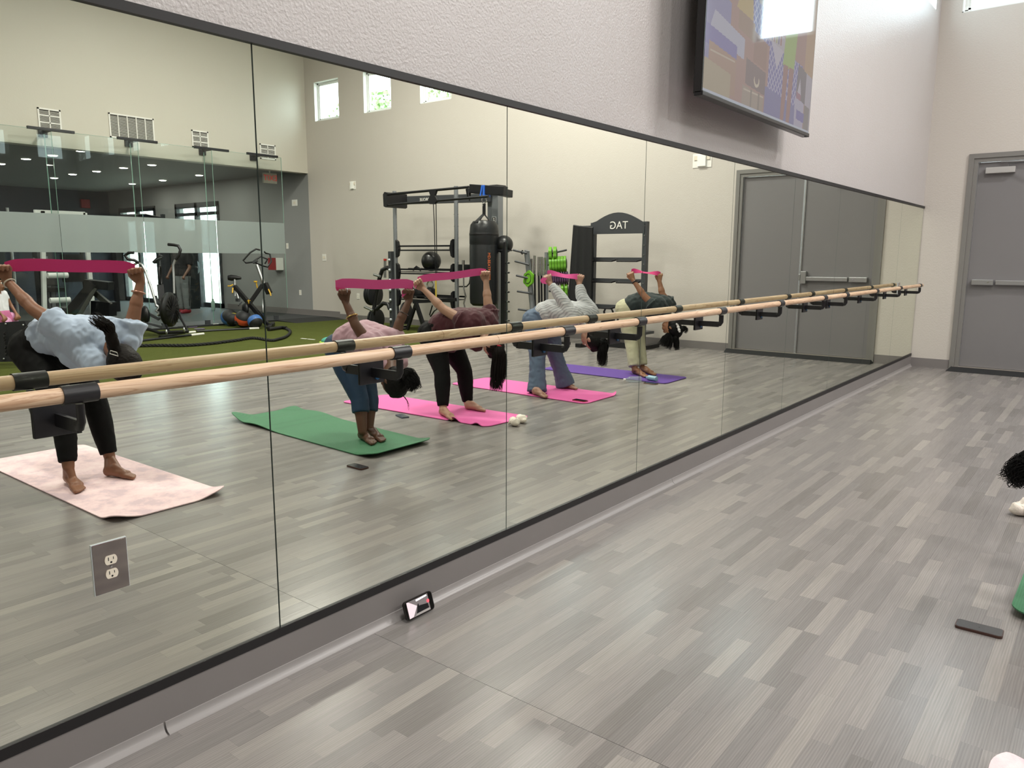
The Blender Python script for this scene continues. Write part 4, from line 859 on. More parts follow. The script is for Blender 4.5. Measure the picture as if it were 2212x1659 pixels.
t = thing('steel_bar', 'short upright steel bar with a red tip behind the plate rack', 'bar', (9.062,10.100,1.151)); obj('bar', MB().cyl(((9.068,10.100,0.975)), ((9.057,10.100,1.300)), .016, None, 10).cyl(((9.108,10.100,0.974)), ((9.096,10.100,1.300)), .012, None, 10), M_STEEL, t); obj('tip', MB().cyl(((9.070,10.100,1.300)), ((9.069,10.100,1.335)), .032, None, 12), mat('red_dot', '#b3271f', .4), t)
# slanted black legs of a bench frame under the shelf
t = thing('bench_frame', 'black folded bench frame with slanted legs under the rig', 'bench', (7.716,9.700,0.187))
obj('slanted_leg', MB().bar((7.848,9.700,0.570), (7.614,9.700,0.060), .05, .07), M_BLK, t, smooth=0, bevel=.004); obj('slanted_leg', MB().bar((8.144,10.000,0.528), (8.390,10.000,0.024), .05, .05), M_BLK, t, smooth=0, bevel=.004)
obj('crossbar', MB().bar((7.959,9.750,0.572), (6.913,9.750,0.652), .05, .06), M_BLK, t, smooth=0, bevel=.004)
t = thing('hose_coil', 'black rubber tubing hanging under the rig shelf', 'tubing', (7.522,9.800,0.357)); obj('loop', MB().tube([(7.461,9.800,0.565), (7.418,9.800,0.460), (7.487,9.800,0.424), (7.581,9.800,0.321), (7.603,9.800,0.352), (7.531,9.800,0.521)], .012, 8), M_BLK, t)

# aerobic barbell stand with coloured plates
YS = 10.0
st = thing('barbell_stand', 'grey barbell stand with pegs, bars and a few green plates', 'barbell stand', (5.402,10.000,0.186))
a0, a1 = (5.575,10.000,1.455), (5.373,10.000,0.134)
obj('left_post', MB().tube([(a1[0], 10, .01), a0, (a0[0]-.01, 10, a0[2]+.03)], .045, 14), M_SILV, st)
b0 = (5.285,10.150,1.456); obj('right_post', MB().tube([(b0[0], 10.15, .01), b0], .035, 14), M_SILV, st)
obj('foot', MB().tube([(5.377,9.900,0.517), (5.452,9.900,0.514), (5.498,9.850,0.379), (5.535,9.800,0.245), ((5.582,9.800,0.212)[0], 9.8, .03)], .03, 10).bar((a1[0]+.3, 10, .02), (a1[0]-.6, 10.1, .02), .06, .04), M_BLK, st)
for (x0, y0, x1, y1) in ((1138, 547, 1108, 540), (1143, 572, 1112, 564), (1147, 602, 1115, 595), (1149, 634, 1117, 629), (1150, 672, 1119, 668)): pass
for (A_, B_) in (((5.536,9.950,1.440), (5.744,9.850,1.491)), ((5.488,9.950,1.256), (5.705,9.850,1.314)), ((5.448,9.950,1.034), (5.675,9.850,1.084)), ((5.427,9.950,0.797), (5.654,9.850,0.830)), ((5.415,9.950,0.513), (5.633,9.850,0.538))):
    obj('peg', MB().cyl(A_, B_, .017, None, 10), M_DGREY, st)
for (A_, B_) in (((5.185,10.050,1.426), (4.999,10.300,1.493)), ((5.191,10.050,1.258), (5.014,10.300,1.288)), ((5.170,10.050,1.031), (5.018,10.300,1.043)), ((5.158,10.050,0.839), (5.042,10.300,0.842))):
    obj('peg', MB().cyl(A_, B_, .015, None, 10), M_DGREY, st)
obj('spring_collar', MB().torus((5.608,9.920,1.455), (1, 0, 0), .028, .008, 14, 6), M_BLK, st)
for k, px in enumerate((1150, 1156, 1164, 1169, 1175)):
    t = thing('studio_bar', ['leftmost', 'second', 'middle', 'fourth', 'rightmost'][k]+' of the slim chrome-ended bars in the barbell stand', 'barbell', (0, 0, 0), 'bars standing in the barbell stand')
    p = (5.424,10.100,1.382); xx = p[0]+(1162-px)*.0105; zz = p[2]+[-.03, .02, 0, .0, -.01][k]; t.location = (xx, 10.1, .02)
    obj('shaft', MB().cyl((xx-.03, 10.1, .02), (xx, 10.1, zz-.30), .016, None, 10), M_BLK, t); obj('chrome_end', MB().cyl((xx, 10.1, zz-.30), (xx, 10.1, zz), .022, None, 12), M_CHROME, t)
M_GRN = mat('lime_plate', '#5f9a1c', .5); M_PUR = mat('plum_plate', '#4a2f4f', .5)
def tri_disc(c, ax, r, th, m, label, group):
    t = thing('studio_plate', label, 'weight plate', c, group); c = Vector(c); ax = Vector(ax).normalized(); u = ax.cross(Vector((0, 0, 1))).normalized(); w = u.cross(ax)
    pts = [c-ax*th/2+(u*math.cos(a)+w*math.sin(a))*r*(1-.07*math.cos(6*a)) for a in [2*PI*k/36 for k in range(36)]]
    obj('disc', MB().prism(pts, ax*th), m, t, smooth=50); obj('grip_ring', MB().torus(c+ax*th*.5, ax, r*.62, r*.07, 18, 6), mat('dark_'+m.name, '#2f4a14' if m is M_GRN else '#2c1c30', .5), t)
g1 = 'green plates on the barbell stand'
tri_disc((5.480,9.930,1.034), (.25, -.95, .1), .125, .03, M_GRN, 'lone lime green plate with finger holes on the left side of the barbell stand', None)
AX_ = Vector((-.86, .5, .06)).normalized()
def peg_row(A_, n, pitch, r, th, m, labels, grp, start=.04):
    A_ = Vector(A_)
    for k in range(n): tri_disc(A_+AX_*(start+k*pitch), AX_, r, th, m, labels[k] if isinstance(labels, list) else labels % ['first', 'second', 'third', 'fourth', 'fifth', 'sixth', 'seventh', 'eighth'][k], grp)
peg_row((5.185,10.050,1.426), 2, .075, .105, .05, M_GRN, ['inner lime plate on the top right peg of the barbell stand', 'outer lime plate on the top right peg of the barbell stand'], g1)
peg_row((5.191,10.050,1.258), 6, .046, .118, .040, M_GRN, '%s lime plate from the post in the six-deep row on the second peg', 'six lime plates in a row on the barbell stand', .05)
peg_row((5.170,10.050,1.031), 8, .036, .10, .026, M_PUR, '%s plum plate from the post in the row below the lime plates', 'eight plum plates in a row on the barbell stand', .05)
peg_row((5.158,10.050,0.839), 2, .06, .10, .045, M_GRN, ['inner lime plate on the lowest right peg of the barbell stand', 'outer lime plate on the lowest right peg of the barbell stand'], g1, .22)

# hanging black mats and the storage tower with lettering
tg = thing('storage_tower', 'dark grey storage tower with an arched top panel lettered TAG', 'storage rack', (3.919,10.200,0.028))
YT = 10.2; xa, _, zA = (4.454,10.200,1.914); xb, _, zB = (3.545,10.200,1.892); zt0 = (3.979,10.200,1.731)[2]
for xx in (xa, xb): obj('upright', MB().b2((xx-.035, YT, .03), (xx+.035, YT+.08, zA-.01)), M_DGREY, tg, smooth=0, bevel=.004)
arc = [V3(xa, YT-.01, zt0), V3(xb, YT-.01, zt0), V3(xb, YT-.01, zB-.01)]+[V3(xb+(xa-xb)*k/12, YT-.01, zB-.01+.165*math.sin(PI*k/12)) for k in range(1, 12)]+[V3(xa, YT-.01, zA-.01)]
obj('arched_panel', MB().prism(arc, (0, .02, 0)), M_DGREY, tg, smooth=0)
zl = (3.963,10.180,1.853)[2]
text('panel_lettering', 'TAG', .16, frame_of(((xa+xb)/2-.02, YT-.014, zl), (1, 0, 0), (0, 0, 1)), M_WHITE, tg, 'white TAG lettering on the arched panel')
for z in ((3.960,10.200,1.359)[2], (3.950,10.200,1.039)[2], (3.938,10.200,0.639)[2]):
    s_ = obj('cross_shelf', MB().b2((xb, YT, z-.03), (xa, YT+.05, z+.02)), M_DGREY, tg, smooth=0, bevel=.003)
    for q in (.28, .75): xm = xb+(xa-xb)*q; obj('hook_bar', MB().tube([(xm-.2, YT+.0, z-.02), (xm-.17, YT-.06, z-.035), (xm+.17, YT-.06, z-.035), (xm+.2, YT+.0, z-.02)], .013, 8), M_BLK, s_)
obj('bottom_shelf', MB().b2((xb, YT, .22), (xa, YT+.4, .26)), M_DGREY, tg, smooth=0)
for xx in (xa, xb): obj('foot', MB().b2((xx-.05, YT-.35, .001), (xx+.05, YT+.5, .06)), M_BLK, tg, smooth=0, bevel=.006)
obj('base_bar', MB().b2((xb, YT-.02, .01), (xa, YT+.06, .09)), M_BLK, tg, smooth=0)
bolts = MB()
for xx in (xa, xb):
    for k in range(12): bolts.cyl((xx, YT-.006, .3+k*.14), (xx, YT, .3+k*.14), .010, None, 8)
obj('bolts', bolts, M_CHROME, tg)
obj('side_arm', MB().b2((xa, YT+.02, zA-.14), (xa+.33, YT+.10, zA-.05)), M_DGREY, tg, smooth=0)
obj('side_hook', MB().tube([(xa+.05, YT-.01, zA-.26), (xa+.05, YT-.05, zA-.30), (xa+.08, YT-.06, zA-.33), (xa+.11, YT-.05, zA-.29)], .007, 8), M_CHROME, tg)
for px, lb, r_ in ((1303, 'black kettlebell on the floor shelf of the storage tower', 0), (1329, 'kettlebell with a chrome handle on the storage tower shelf', 1)):
    p = (4.084,10.150,0.472); xx = p[0]+(1316-px)*.0105; kettlebell(xx, 10.35, .26, .12, M_BLK, M_CHROME if r_ else M_BLK, lb)
# mats hanging
for k, (x0_, x1_, lab) in enumerate(((1232, 1262, 'left of the two black exercise mats hanging beside the storage tower'), (1251, 1280, 'right of the two black exercise mats hanging beside the storage tower'))):
    pts = [(4.747,10.100,1.868), (4.591,10.100,1.843), (4.590,10.100,0.616), (4.828,10.100,0.650)] if k == 0 else [(4.593,10.050,1.849), (4.356,10.050,1.823), (4.351,10.050,0.586), (4.566,10.050,0.612)]
    t = thing('hanging_mat', lab, 'exercise mat', pts[3], 'black mats hanging beside the tower')
    q = [Vector(p_) for p_ in pts]; nv_ = 14; m_ = MB(); vv = []; ff = []
    for i in range(nv_+1):
        for j in range(11):
            u = j/10; w = i/nv_; p_ = (q[0]*(1-u)+q[1]*u)*(1-w)+(q[3]*(1-u)+q[2]*u)*w; p_.y += .02*math.sin(u*9+k*2)*(.3+w); vv.append(tuple(p_))
    N = len(vv); vv += [(a_, b_+.03, c_) for a_, b_, c_ in vv]
    for i in range(nv_):
        for j in range(10): a_ = i*11+j; ff += [(a_, a_+1, a_+12, a_+11), (N+a_, N+a_+11, N+a_+12, N+a_+1)]
    for i in range(nv_): ff += [(i*11, i*11+11, N+i*11+11, N+i*11), (i*11+10, N+i*11+10, N+i*11+21, i*11+21)]
    for j in range(10): ff += [(j, N+j, N+j+1, j+1), (nv_*11+j, nv_*11+j+1, N+nv_*11+j+1, N+nv_*11+j)]
    m_.v = vv; m_.f = ff; obj('sheet', m_, mat('black_foam', '#0e0f12', .75), t, smooth=60)
    obj('grommet_bar', MB().cyl(q[0]+Vector((0, .015, 0)), q[1]+Vector((0, .015, 0)), .012, None, 8), M_BLK, t)

# medicine balls in a heap by the bike
def med_ball(c, r, mstripe, ax, label, r2=None):
    t = thing('medicine_ball', label, 'ball', (c[0], c[1], .006), 'medicine balls beside the bike'); c = Vector((c[0], c[1], r+.008))
    obj('body', MB().ell(c, r, None, 32, 20), mat('matt_black_ball', '#1a1b1e', .6), t, smooth=60)
    ax = Vector(ax).normalized(); u = ax.orthogonal().normalized(); w = ax.cross(u); v = []; f = []; n = 40; hs = (-.36, -.18, 0, .18, .36)
    for h in hs:
        for k in range(n): a = 2*PI*k/n; rad = math.sqrt(1-h*h); v.append(c+(ax*h+(u*math.cos(a)+w*math.sin(a))*rad)*r*1.006)
    for i in range(len(hs)-1):
        for k in range(n): f.append((i*n+k, i*n+(k+1) % n, (i+1)*n+(k+1) % n, (i+1)*n+k))
    obj('stripe', MB().add(v, f), mstripe, t, smooth=60)
S_B = mat('ball_blue', '#3f6db0', .5); S_O = mat('ball_orange', '#d85a33', .5); S_Y = mat('ball_yellow', '#b9b03a', .5); S_R = mat('ball_red', '#a33a2a', .5); S_G = mat('ball_green', '#3f7a48', .5)
med_ball((11.75, 8.38, .16), .165, S_B, (.8, .2, -.5), 'black medicine ball with a blue stripe, apart from the heap')
med_ball((11.664,8.389,0.130), .135, S_Y, (.9, .4, .1), 'black medicine ball with a yellow-green rim behind the orange striped one')
med_ball((11.231,8.362,0.155), .165, S_O, (.5, .1, -.8), 'black medicine ball with an orange stripe in the heap')
med_ball((10.860,8.373,0.130), .14, S_B, (.7, .1, .6), 'small black medicine ball with a blue stripe under the bike')
p = (11.671,8.513,0.260); med_ball((p[0], p[1]+.05), .13, S_G, (.2, .1, 1), 'medicine ball with a green top behind the heap')

# indoor bike
BD = 14.9
bk = thing('spin_bike', 'black indoor bike with yellow levers standing on the turf edge', 'exercise bike', (11.028,8.567,0.000))
obj('main_beam', MB().bar((11.504,8.372,0.798), (10.925,8.678,0.071), .075, .085), M_BLK, bk, smooth=0, bevel=.012)
obj('front_beam', MB().bar((11.070,8.725,0.836), (11.305,8.429,0.318), .07, .08), M_BLK, bk, smooth=0, bevel=.012)
obj('rear_base', MB().bar((11.305,8.429,0.318), (11.355,8.348,0.131), .07, .08).bar((11.220,8.193,0.113), (11.519,8.604,0.115), .08, .07), M_BLK, bk, smooth=0, bevel=.012)
obj('front_base', MB().bar((10.925,8.678,0.071), (10.830,8.747,0.044), .06, .06).bar((10.641,8.504,0.019), (11.094,8.928,0.054), .08, .07), M_BLK, bk, smooth=0, bevel=.012)
obj('seat_post', MB().cyl((11.469,8.358,0.603), (11.511,8.395,0.932), .026, None, 12).cyl((11.490,8.383,0.798), (11.415,8.392,0.558), .03, None, 12), M_STEEL, bk)
obj('saddle', MB().tube([(11.613,8.320,0.958), (11.564,8.359,0.958), (11.493,8.415,0.959), (11.414,8.476,0.950)], [.05, .062, .045, .02], 14, flat=.8), M_BLK, bk)
obj('handlebar_post', MB().cyl((11.202,8.700,1.209), (11.017,8.746,0.738), .03, None, 12), M_STEEL, bk)
obj('head_block', MB().bar((11.044,8.750,0.854), (10.952,8.781,0.658), .09, .10), M_BLK, bk, smooth=0, bevel=.01)
obj('handlebar', MB().tube([(11.257,8.668,1.263), (11.240,8.484,1.246), (11.241,8.427,1.290), (11.152,8.529,1.440), (11.114,8.640,1.511), (11.190,8.770,1.494)], .016, 10).tube([(11.227,8.688,1.245), (11.226,8.869,1.181), (11.211,8.942,1.163), (11.209,9.031,1.271), (11.246,9.033,1.415), (11.268,8.954,1.433), (11.248,8.911,1.460)], .016, 10).tube([(11.271,8.656,1.262), (11.207,8.795,1.370), (11.139,8.902,1.316), (11.172,8.857,1.227)], .017, 10), M_BLK, bk)
obj('console', MB().bar((11.269,8.654,1.245), (11.204,8.717,1.298), .08, .05), M_DGREY, bk, smooth=0, bevel=.01)
obj('brake_knob', MB().cyl((11.136,8.618,0.882), (11.130,8.637,0.765), .012, None, 8).cyl((11.145,8.614,0.899), (11.142,8.611,0.873), .035, None, 12), mat('yellow_knob', '#d3a62a', .4), bk, 'yellow brake knob')
obj('lever', MB().tube([(11.482,8.331,0.827), (11.476,8.266,0.802), (11.511,8.238,0.802)], .013, 8), MATS['yellow_knob'], bk); obj('lever', MB().tube([(11.476,8.323,0.765), (11.427,8.277,0.669)], .014, 8), MATS['yellow_knob'], bk); obj('lever', MB().tube([(10.887,8.721,0.743), (10.807,8.704,0.666), (10.795,8.704,0.622)], .013, 8), MATS['yellow_knob'], bk)
wc = Vector((11.038,8.705,0.316)); wn = Vector((.62, -.75, 0))
obj('flywheel', MB().lathe(wc-wn*.02, wn, [(.02, 0), (.20, 0), (.215, .006), (.215, .034), (.20, .04), (.02, .04)], 36), mat('flywheel_dark', '#6a6d70', .25, metal=.8), bk)
obj('flywheel_guard', MB().tube([wc+Vector((0, 0, .245))*math.cos(a)+wn.cross(Vector((0, 0, 1)))*(.245*math.sin(a)) for a in [math.radians(-100+12*k) for k in range(17)]], .012, 8), M_STEEL, bk)
obj('chain_guard', MB().ell((11.197,8.393,0.361), (.09, .05, .12)), M_BLK, bk, smooth=60)
em = frame_of(Vector((11.146,8.439,0.504)), (-.78, -.62, 0), (0, 0, 1)); lg = MB().torus((11.163,8.451,0.503), (.62, -.78, 0), .038, .007, 20, 6).bar((11.177,8.430,0.521), (11.129,8.471,0.530), .01, .012)
obj('emblem', lg, MATS['yellow_knob'], bk, 'round yellow emblem on the frame crossing')
obj('pedal', MB().tube([(11.178,8.310,0.508), (11.129,8.206,0.444)], .014, 8).box((11.147,8.214,0.549), (.09, .05, .06)), M_DGREY, bk)

# elliptical / fan cross trainer
el = thing('elliptical_trainer', 'black elliptical trainer with curved chrome arms and a big fan wheel', 'elliptical trainer', (11.832,7.129,0.000))
wc = Vector((10.884,6.719,0.452)); wn = Vector((.80, -.6, 0))
obj('fan_housing', MB().lathe(wc-wn*.07, wn, [(.03, 0), (.22, 0), (.27, .02), (.30, .05), (.30, .09), (.27, .12), (.22, .14), (.03, .14)], 40), mat('fan_black', '#101113', .35), el)
fg = MB()
for k in range(18): a = 2*PI*k/18; u = wn.cross(Vector((0, 0, 1))); fg.bar(wc-wn*.075+(u*math.cos(a)+Vector((0, 0, 1))*math.sin(a))*.08, wc-wn*.075+(u*math.cos(a+.4)+Vector((0, 0, 1))*math.sin(a+.4))*.26, .008, .006)
obj('fan_grille', fg, M_BLK, el); obj('hub', MB().lathe(wc-wn*.0+Vector((.06, .0, .0))-wn*.10, wn, [(.02, 0), (.075, .005), (.08, .03)], 24), M_DGREY, el)
obj('arm', MB().tube([(11.350,6.383,1.222), (11.298,6.433,1.262), (11.237,6.473,1.222), (11.183,6.494,1.120), (11.078,6.519,0.844), (10.970,6.538,0.529)], .022, 12), M_STEEL, el, 'chrome moving arm')
obj('arm', MB().tube([(11.045,6.907,0.721), (11.081,6.937,0.995), (11.112,6.961,1.221), (11.089,6.998,1.309)], .022, 12), M_STEEL, el, 'chrome moving arm')
obj('grip', MB().tube([(11.089,6.998,1.309), (11.047,7.050,1.398), (11.037,7.075,1.479), (11.077,7.059,1.552), (11.142,7.010,1.567), (11.220,6.950,1.575)], .026, 12), M_BLK, el)
obj('grip', MB().tube([(11.285,6.442,1.254), (11.301,6.374,1.301), (11.339,6.282,1.317), (11.383,6.261,1.379), (11.338,6.306,1.426), (11.270,6.361,1.427)], .026, 12), M_BLK, el)
obj('crank', MB().tube([(10.970,6.538,0.529), (10.929,6.564,0.498), (10.959,6.526,0.435), (10.912,6.557,0.403), (10.932,6.531,0.356)], .028, 10), M_STEEL, el)
obj('console', MB().bar((11.228,6.681,1.253), (11.140,6.778,1.381), .16, .05), M_BLK, el, smooth=0, bevel=.01); obj('display', MB().bar((11.122,6.672,1.302), (11.064,6.728,1.350), .1, .006), mat('display_grey', '#6c7074', .3), el, smooth=0)
rp_ = Vector((11.171,6.743,1.029)); u_ = Vector((-.78, -.62, 0))
obj('mast_loop', MB().tube([rp_+u_*(.085*math.cos(a))+Vector((0, 0, 1))*(.17*math.sin(a)) for a in [2*PI*k/24 for k in range(24)]], .018, 10, closed=True), M_BLK, el)
obj('mast', MB().bar((11.155,6.724,0.877), (11.095,6.703,0.557), .1, .06).bar((11.160,6.613,0.679), (10.879,6.662,0.166), .05, .05), M_BLK, el, smooth=0)
obj('pedal_arm', MB().bar((11.069,6.317,0.472), (10.901,6.542,0.293), .08, .05).bar((11.015,6.315,0.261), (10.856,6.551,0.167), .12, .04), M_DGREY, el, smooth=0, bevel=.006)
obj('rear_shroud', MB().ell((11.015,6.340,0.379), (.14, .07, .16)), M_BLK, el, smooth=60)
obj('base_rail', MB().tube([(11.094,6.236,0.183), (10.776,6.346,0.123), (10.631,6.390,0.089), (10.253,6.696,0.114)], .028, 10).tube([(10.740,6.822,0.397), (10.607,6.777,0.294), (10.314,6.714,0.125)], .02, 8).tube([(10.955,6.627,0.285), (10.553,6.520,0.108)], .018, 8), M_BLK, el)
for A_ in ((10.492,6.440,0.110), (10.263,6.630,0.150)): obj('roller', MB().torus(A_, (.6, -.8, 0), .03, .014, 16, 8), M_STEEL, el)

# ropes and bars on the turf
br_ = thing('battle_rope', 'thick black twisted battle rope curving over the green turf', 'rope', (9.418,7.074,0.000))
rp2 = [(9.581,5.455,0.030), (9.355,5.727,0.030), (9.057,5.980,0.030), (8.995,6.363,0.030), (9.107,6.882,0.030), (9.211,7.264,0.030), (8.688,7.239,0.030), (8.723,7.395,0.030), (8.940,7.691,0.030), (9.411,8.119,0.030), (9.843,8.426,0.030), (10.281,8.655,0.030)]
def smooth_path(P_, n):
    P_ = [Vector(p) for p in P_]; out = []
    for i in range(len(P_)-1):
        a = P_[max(i-1, 0)]; b = P_[i]; c = P_[i+1]; d = P_[min(i+2, len(P_)-1)]
        for k in range(n):
            t = k/n; out.append(.5*((2*b)+(c-a)*t+(2*a-5*b+4*c-d)*t*t+(3*b-a-3*c+d)*t**3))
    out.append(P_[-1]); return out
sp_ = smooth_path(rp2, 26)
for st_ in range(3):
    pts = []
    for i, p in enumerate(sp_):
        t_ = (sp_[min(i+1, len(sp_)-1)]-sp_[max(i-1, 0)]).normalized(); u = t_.cross(Vector((0, 0, 1))).normalized(); a = i*.55+st_*2*PI/3
        pts.append(p+(u*math.cos(a)+Vector((0, 0, 1))*math.sin(a))*.013)
    obj('strand', MB().tube(pts, .014, 7), mat('rope_black', '#202021', .85), br_)
obj('sleeve_end', MB().tube([(10.235,8.623,0.035), (10.381,8.623,0.035), (10.245,8.248,0.035)], .036, 12), M_BLK, br_)
for k, (A_, B_, C_, lb) in enumerate((((10.250,5.848,0.020), (10.516,6.876,0.020), (10.570,7.148,0.020), 'black weighted bar with a white end lying on the turf nearest the mirror'), ((10.621,6.380,0.020), (10.983,7.012,0.020), (10.993,7.228,0.020), 'black weighted bar with a white end lying in front of the elliptical trainer'),
                        ((11.054,7.290,0.020), (10.818,8.210,0.020), (10.762,8.383,0.020), 'black weighted bar with a white end reaching the medicine ball heap'), ((12.088,7.493,0.020), (12.050,8.192,0.020), (12.062,8.320,0.020), 'black weighted bar behind the others next to the rubber edge'))):
    t = thing('weighted_bar', lb, 'exercise bar', A_, 'weighted bars lying on the turf'); obj('shaft', MB().cyl(A_, B_, .024, None, 12), M_BLK, t); obj('end_grip', MB().cyl(B_, C_, .021, None, 12), M_WHITE, t)
for A_, lb in (((11.992,7.721,0.010), 'purple core slider disc on the turf, the farther one'), ((11.530,7.613,0.010), 'purple core slider disc on the turf, the nearer one')):
    t = thing('slider_disc', lb, 'exercise disc', A_, 'purple slider discs'); obj('disc', MB().lathe((A_[0], A_[1], .006), (0, 0, 1), [(.02, 0), (.09, 0), (.1, .008), (.09, .016), (.02, .014)], 24), mat('slider_purple', '#5b4769', .5), t); obj('pad', MB().cyl((A_[0], A_[1], .021), (A_[0], A_[1], .024), .05, None, 20), M_DGREY, t)
A_ = (8.564,7.871,0.010); t = thing('paper_scrap', 'torn strip of white paper lying on the open turf', 'paper', A_); obj('strip', MB().prism([V3(A_[0]-.18, A_[1]-.01, .008), V3(A_[0]-.02, A_[1]-.03, .008), V3(A_[0]-.0, A_[1]+.02, .008), V3(A_[0]-.17, A_[1]+.03, .008)], (0, 0, .002)).prism([V3(A_[0], A_[1]-.04, .009), V3(A_[0]+.14, A_[1]-.05, .009), V3(A_[0]+.15, A_[1]+.0, .009), V3(A_[0]+.02, A_[1]+.01, .009)], (0, 0, .002)), M_WHITE, t, smooth=0)
A_ = (7.552,7.537,0.020); t = thing('drawstring_pouch', 'small teal and lime pouch on the turf behind the lilac shirt exerciser', 'pouch', A_); obj('body', MB().ell((A_[0], A_[1], .07), (.16, .12, .07)), mat('teal_cloth', '#4fa08f', .8), t, smooth=60); obj('trim', MB().torus((A_[0], A_[1], .05), (0, 0, 1), .15, .02, 20, 6), mat('lime_cloth', '#a4bf45', .8), t)

# lettered black machine at the left edge of the mirror view
lm = thing('lettered_machine', 'dark upright machine shroud lettered ATHLETE 180 on the turf', 'exercise machine', (8.820,3.573,0.000))
c_ = [V3(*(9.128,3.338,0.526)), V3(*(8.691,3.695,0.568)), V3(*(8.647,3.715,0.499)), V3(*(8.587,3.696,0.184)), V3(*(8.612,3.654,0.081)), V3(*(8.851,3.459,0.057)), V3(*(9.080,3.281,0.078))]
nrm = Vector((.61, -.77, 0)); obj('shroud', MB().prism(c_, -nrm*.12), mat('shroud_black', '#15181d', .45), lm, smooth=0)
for A_ in ((8.672,3.673,0.518), (8.621,3.693,0.415), (8.818,3.468,0.099), (8.846,3.538,0.529)): obj('rivet', MB().ell(A_, .012, None, 10, 6), M_STEEL, lm)
obj('base_tube', MB().tube([(9.093,3.250,-0.019), (8.862,3.428,-0.047), (8.658,3.592,-0.040), (8.532,3.685,-0.074)], .035, 10).tube([(8.805,3.206,-0.085), (8.540,3.422,-0.061), (8.271,3.632,-0.083)], .03, 10), M_BLK, lm)
obj('arm_stub', MB().bar((8.667,3.605,0.361), (8.507,3.729,0.345), .07, .07), M_BLK, lm, smooth=0, bevel=.008)
upv = Vector((.78, .62, 0)).normalized()
o_ = Vector((8.753,3.566,0.288)); text('lettering', '180', .13, frame_of(o_, (0, 0, -1), (-.78, -.62, 0)), M_DARK, lm, 'black numerals 180 on the dark shroud', .004)
o_ = Vector((8.826,3.509,0.288)); text('lettering', 'ATHLETE', .075, frame_of(o_, (0, 0, -1), (-.78, -.62, 0)), M_DARK, lm, 'black ATHLETE lettering on the dark shroud', .004)

# ---------------------------------------------------------------- gym behind the glass
def machine(nm, label, cat, loc, parts):
    t = thing(nm, label, cat, loc)
    for n_, mb_, m_ in parts: obj(n_, mb_, m_, t, smooth=40)
    return t
dB = 15.2
machine('incline_bench', 'black incline weight bench behind the glass, above the light blue shirt exerciser', 'weight bench', (14.4, 5.4, PZ),
    [('back_pad', MB().bar((14.296,6.416,0.211), (13.951,6.822,0.831), .34, .15), M_BLK), ('seat_pad', MB().bar((14.438,6.328,0.329), (14.217,6.494,0.285), .3, .10), M_BLK), ('head_pad', MB().bar((14.074,6.724,0.830), (13.745,7.039,0.776), .3, .16), M_BLK),
     ('frame', MB().bar((14.016,6.510,0.220), (13.829,6.771,0.744), .06, .07).bar((14.109,6.800,0.708), (13.771,7.001,0.390), .07, .1), mat('bench_steel', '#5b5a56', .4)), ('rear_weight', MB().bar((14.111,6.850,0.345), (13.822,7.072,0.310), .3, .28), M_BLK),
     ('leg', MB().bar((13.957,6.554,0.202), (13.927,6.546,0.058), .05, .05).bar((14.264,6.406,0.048), (13.616,6.922,0.051), .05, .05), M_DGREY)])
machine('cable_tower', 'tall dark cable tower with steel edges behind the glass', 'gym machine', (16.5, 5.6, PZ),
    [('housing', MB().b2((16.4, 5.2, PZ), (17.0, 6.1, 2.35)), mat('tower_grey', '#34393b', .5)), ('guide_rod', MB().cyl((16.3, 5.05, PZ), (16.3, 5.05, 2.35), .03, None, 10).cyl((16.3, 6.2, PZ), (16.3, 6.2, 2.35), .03, None, 10), M_STEEL), ('pulley', MB().torus((16.35, 5.6, 2.2), (1, 0, 0), .08, .02, 18, 6), M_BLK)])
def seat_machine(x, y, label, mframe=None):
    m_ = mframe or M_SILV
    machine('seat_machine', label, 'gym machine', (x, y, PZ),
        [('seat_pad', MB().box((x, y, .58), (.4, .4, .09)), M_BLK), ('back_pad', MB().box((x+.25, y+.05, .98), (.1, .36, .62), Matrix.Rotation(.2, 3, 'Y')), M_BLK), ('frame', MB().bar((x, y, PZ), (x, y, .55), .08, .08).bar((x+.3, y+.05, PZ), (x+.34, y+.05, 1.35), .08, .08).bar((x-.3, y, PZ+.04), (x+.6, y, PZ+.04), .08, .08), m_),
         ('weight_stack', MB().box((x+.62, y+.1, .85), (.28, .34, 1.4)), M_DGREY), ('lever', MB().tube([(x+.35, y-.15, 1.25), (x+.05, y-.3, 1.3), (x-.15, y-.3, 1.1)], .025, 8), M_BLK), ('arm_pad', MB().cyl((x-.15, y-.42, 1.1), (x-.15, y-.18, 1.1), .05, None, 12), M_BLK)])
seat_machine(15.6, 4.2, 'black seated press machine behind the glass at the left edge of the mirror view')
seat_machine(17.6, 7.4, 'black seated row machine behind the glass beside the white framed rack')
seat_machine(18.2, 6.2, 'black seated curl machine far behind the glass')
seat_machine(17.2, 4.9, 'silver framed seated machine behind the child in pink', M_STEEL)
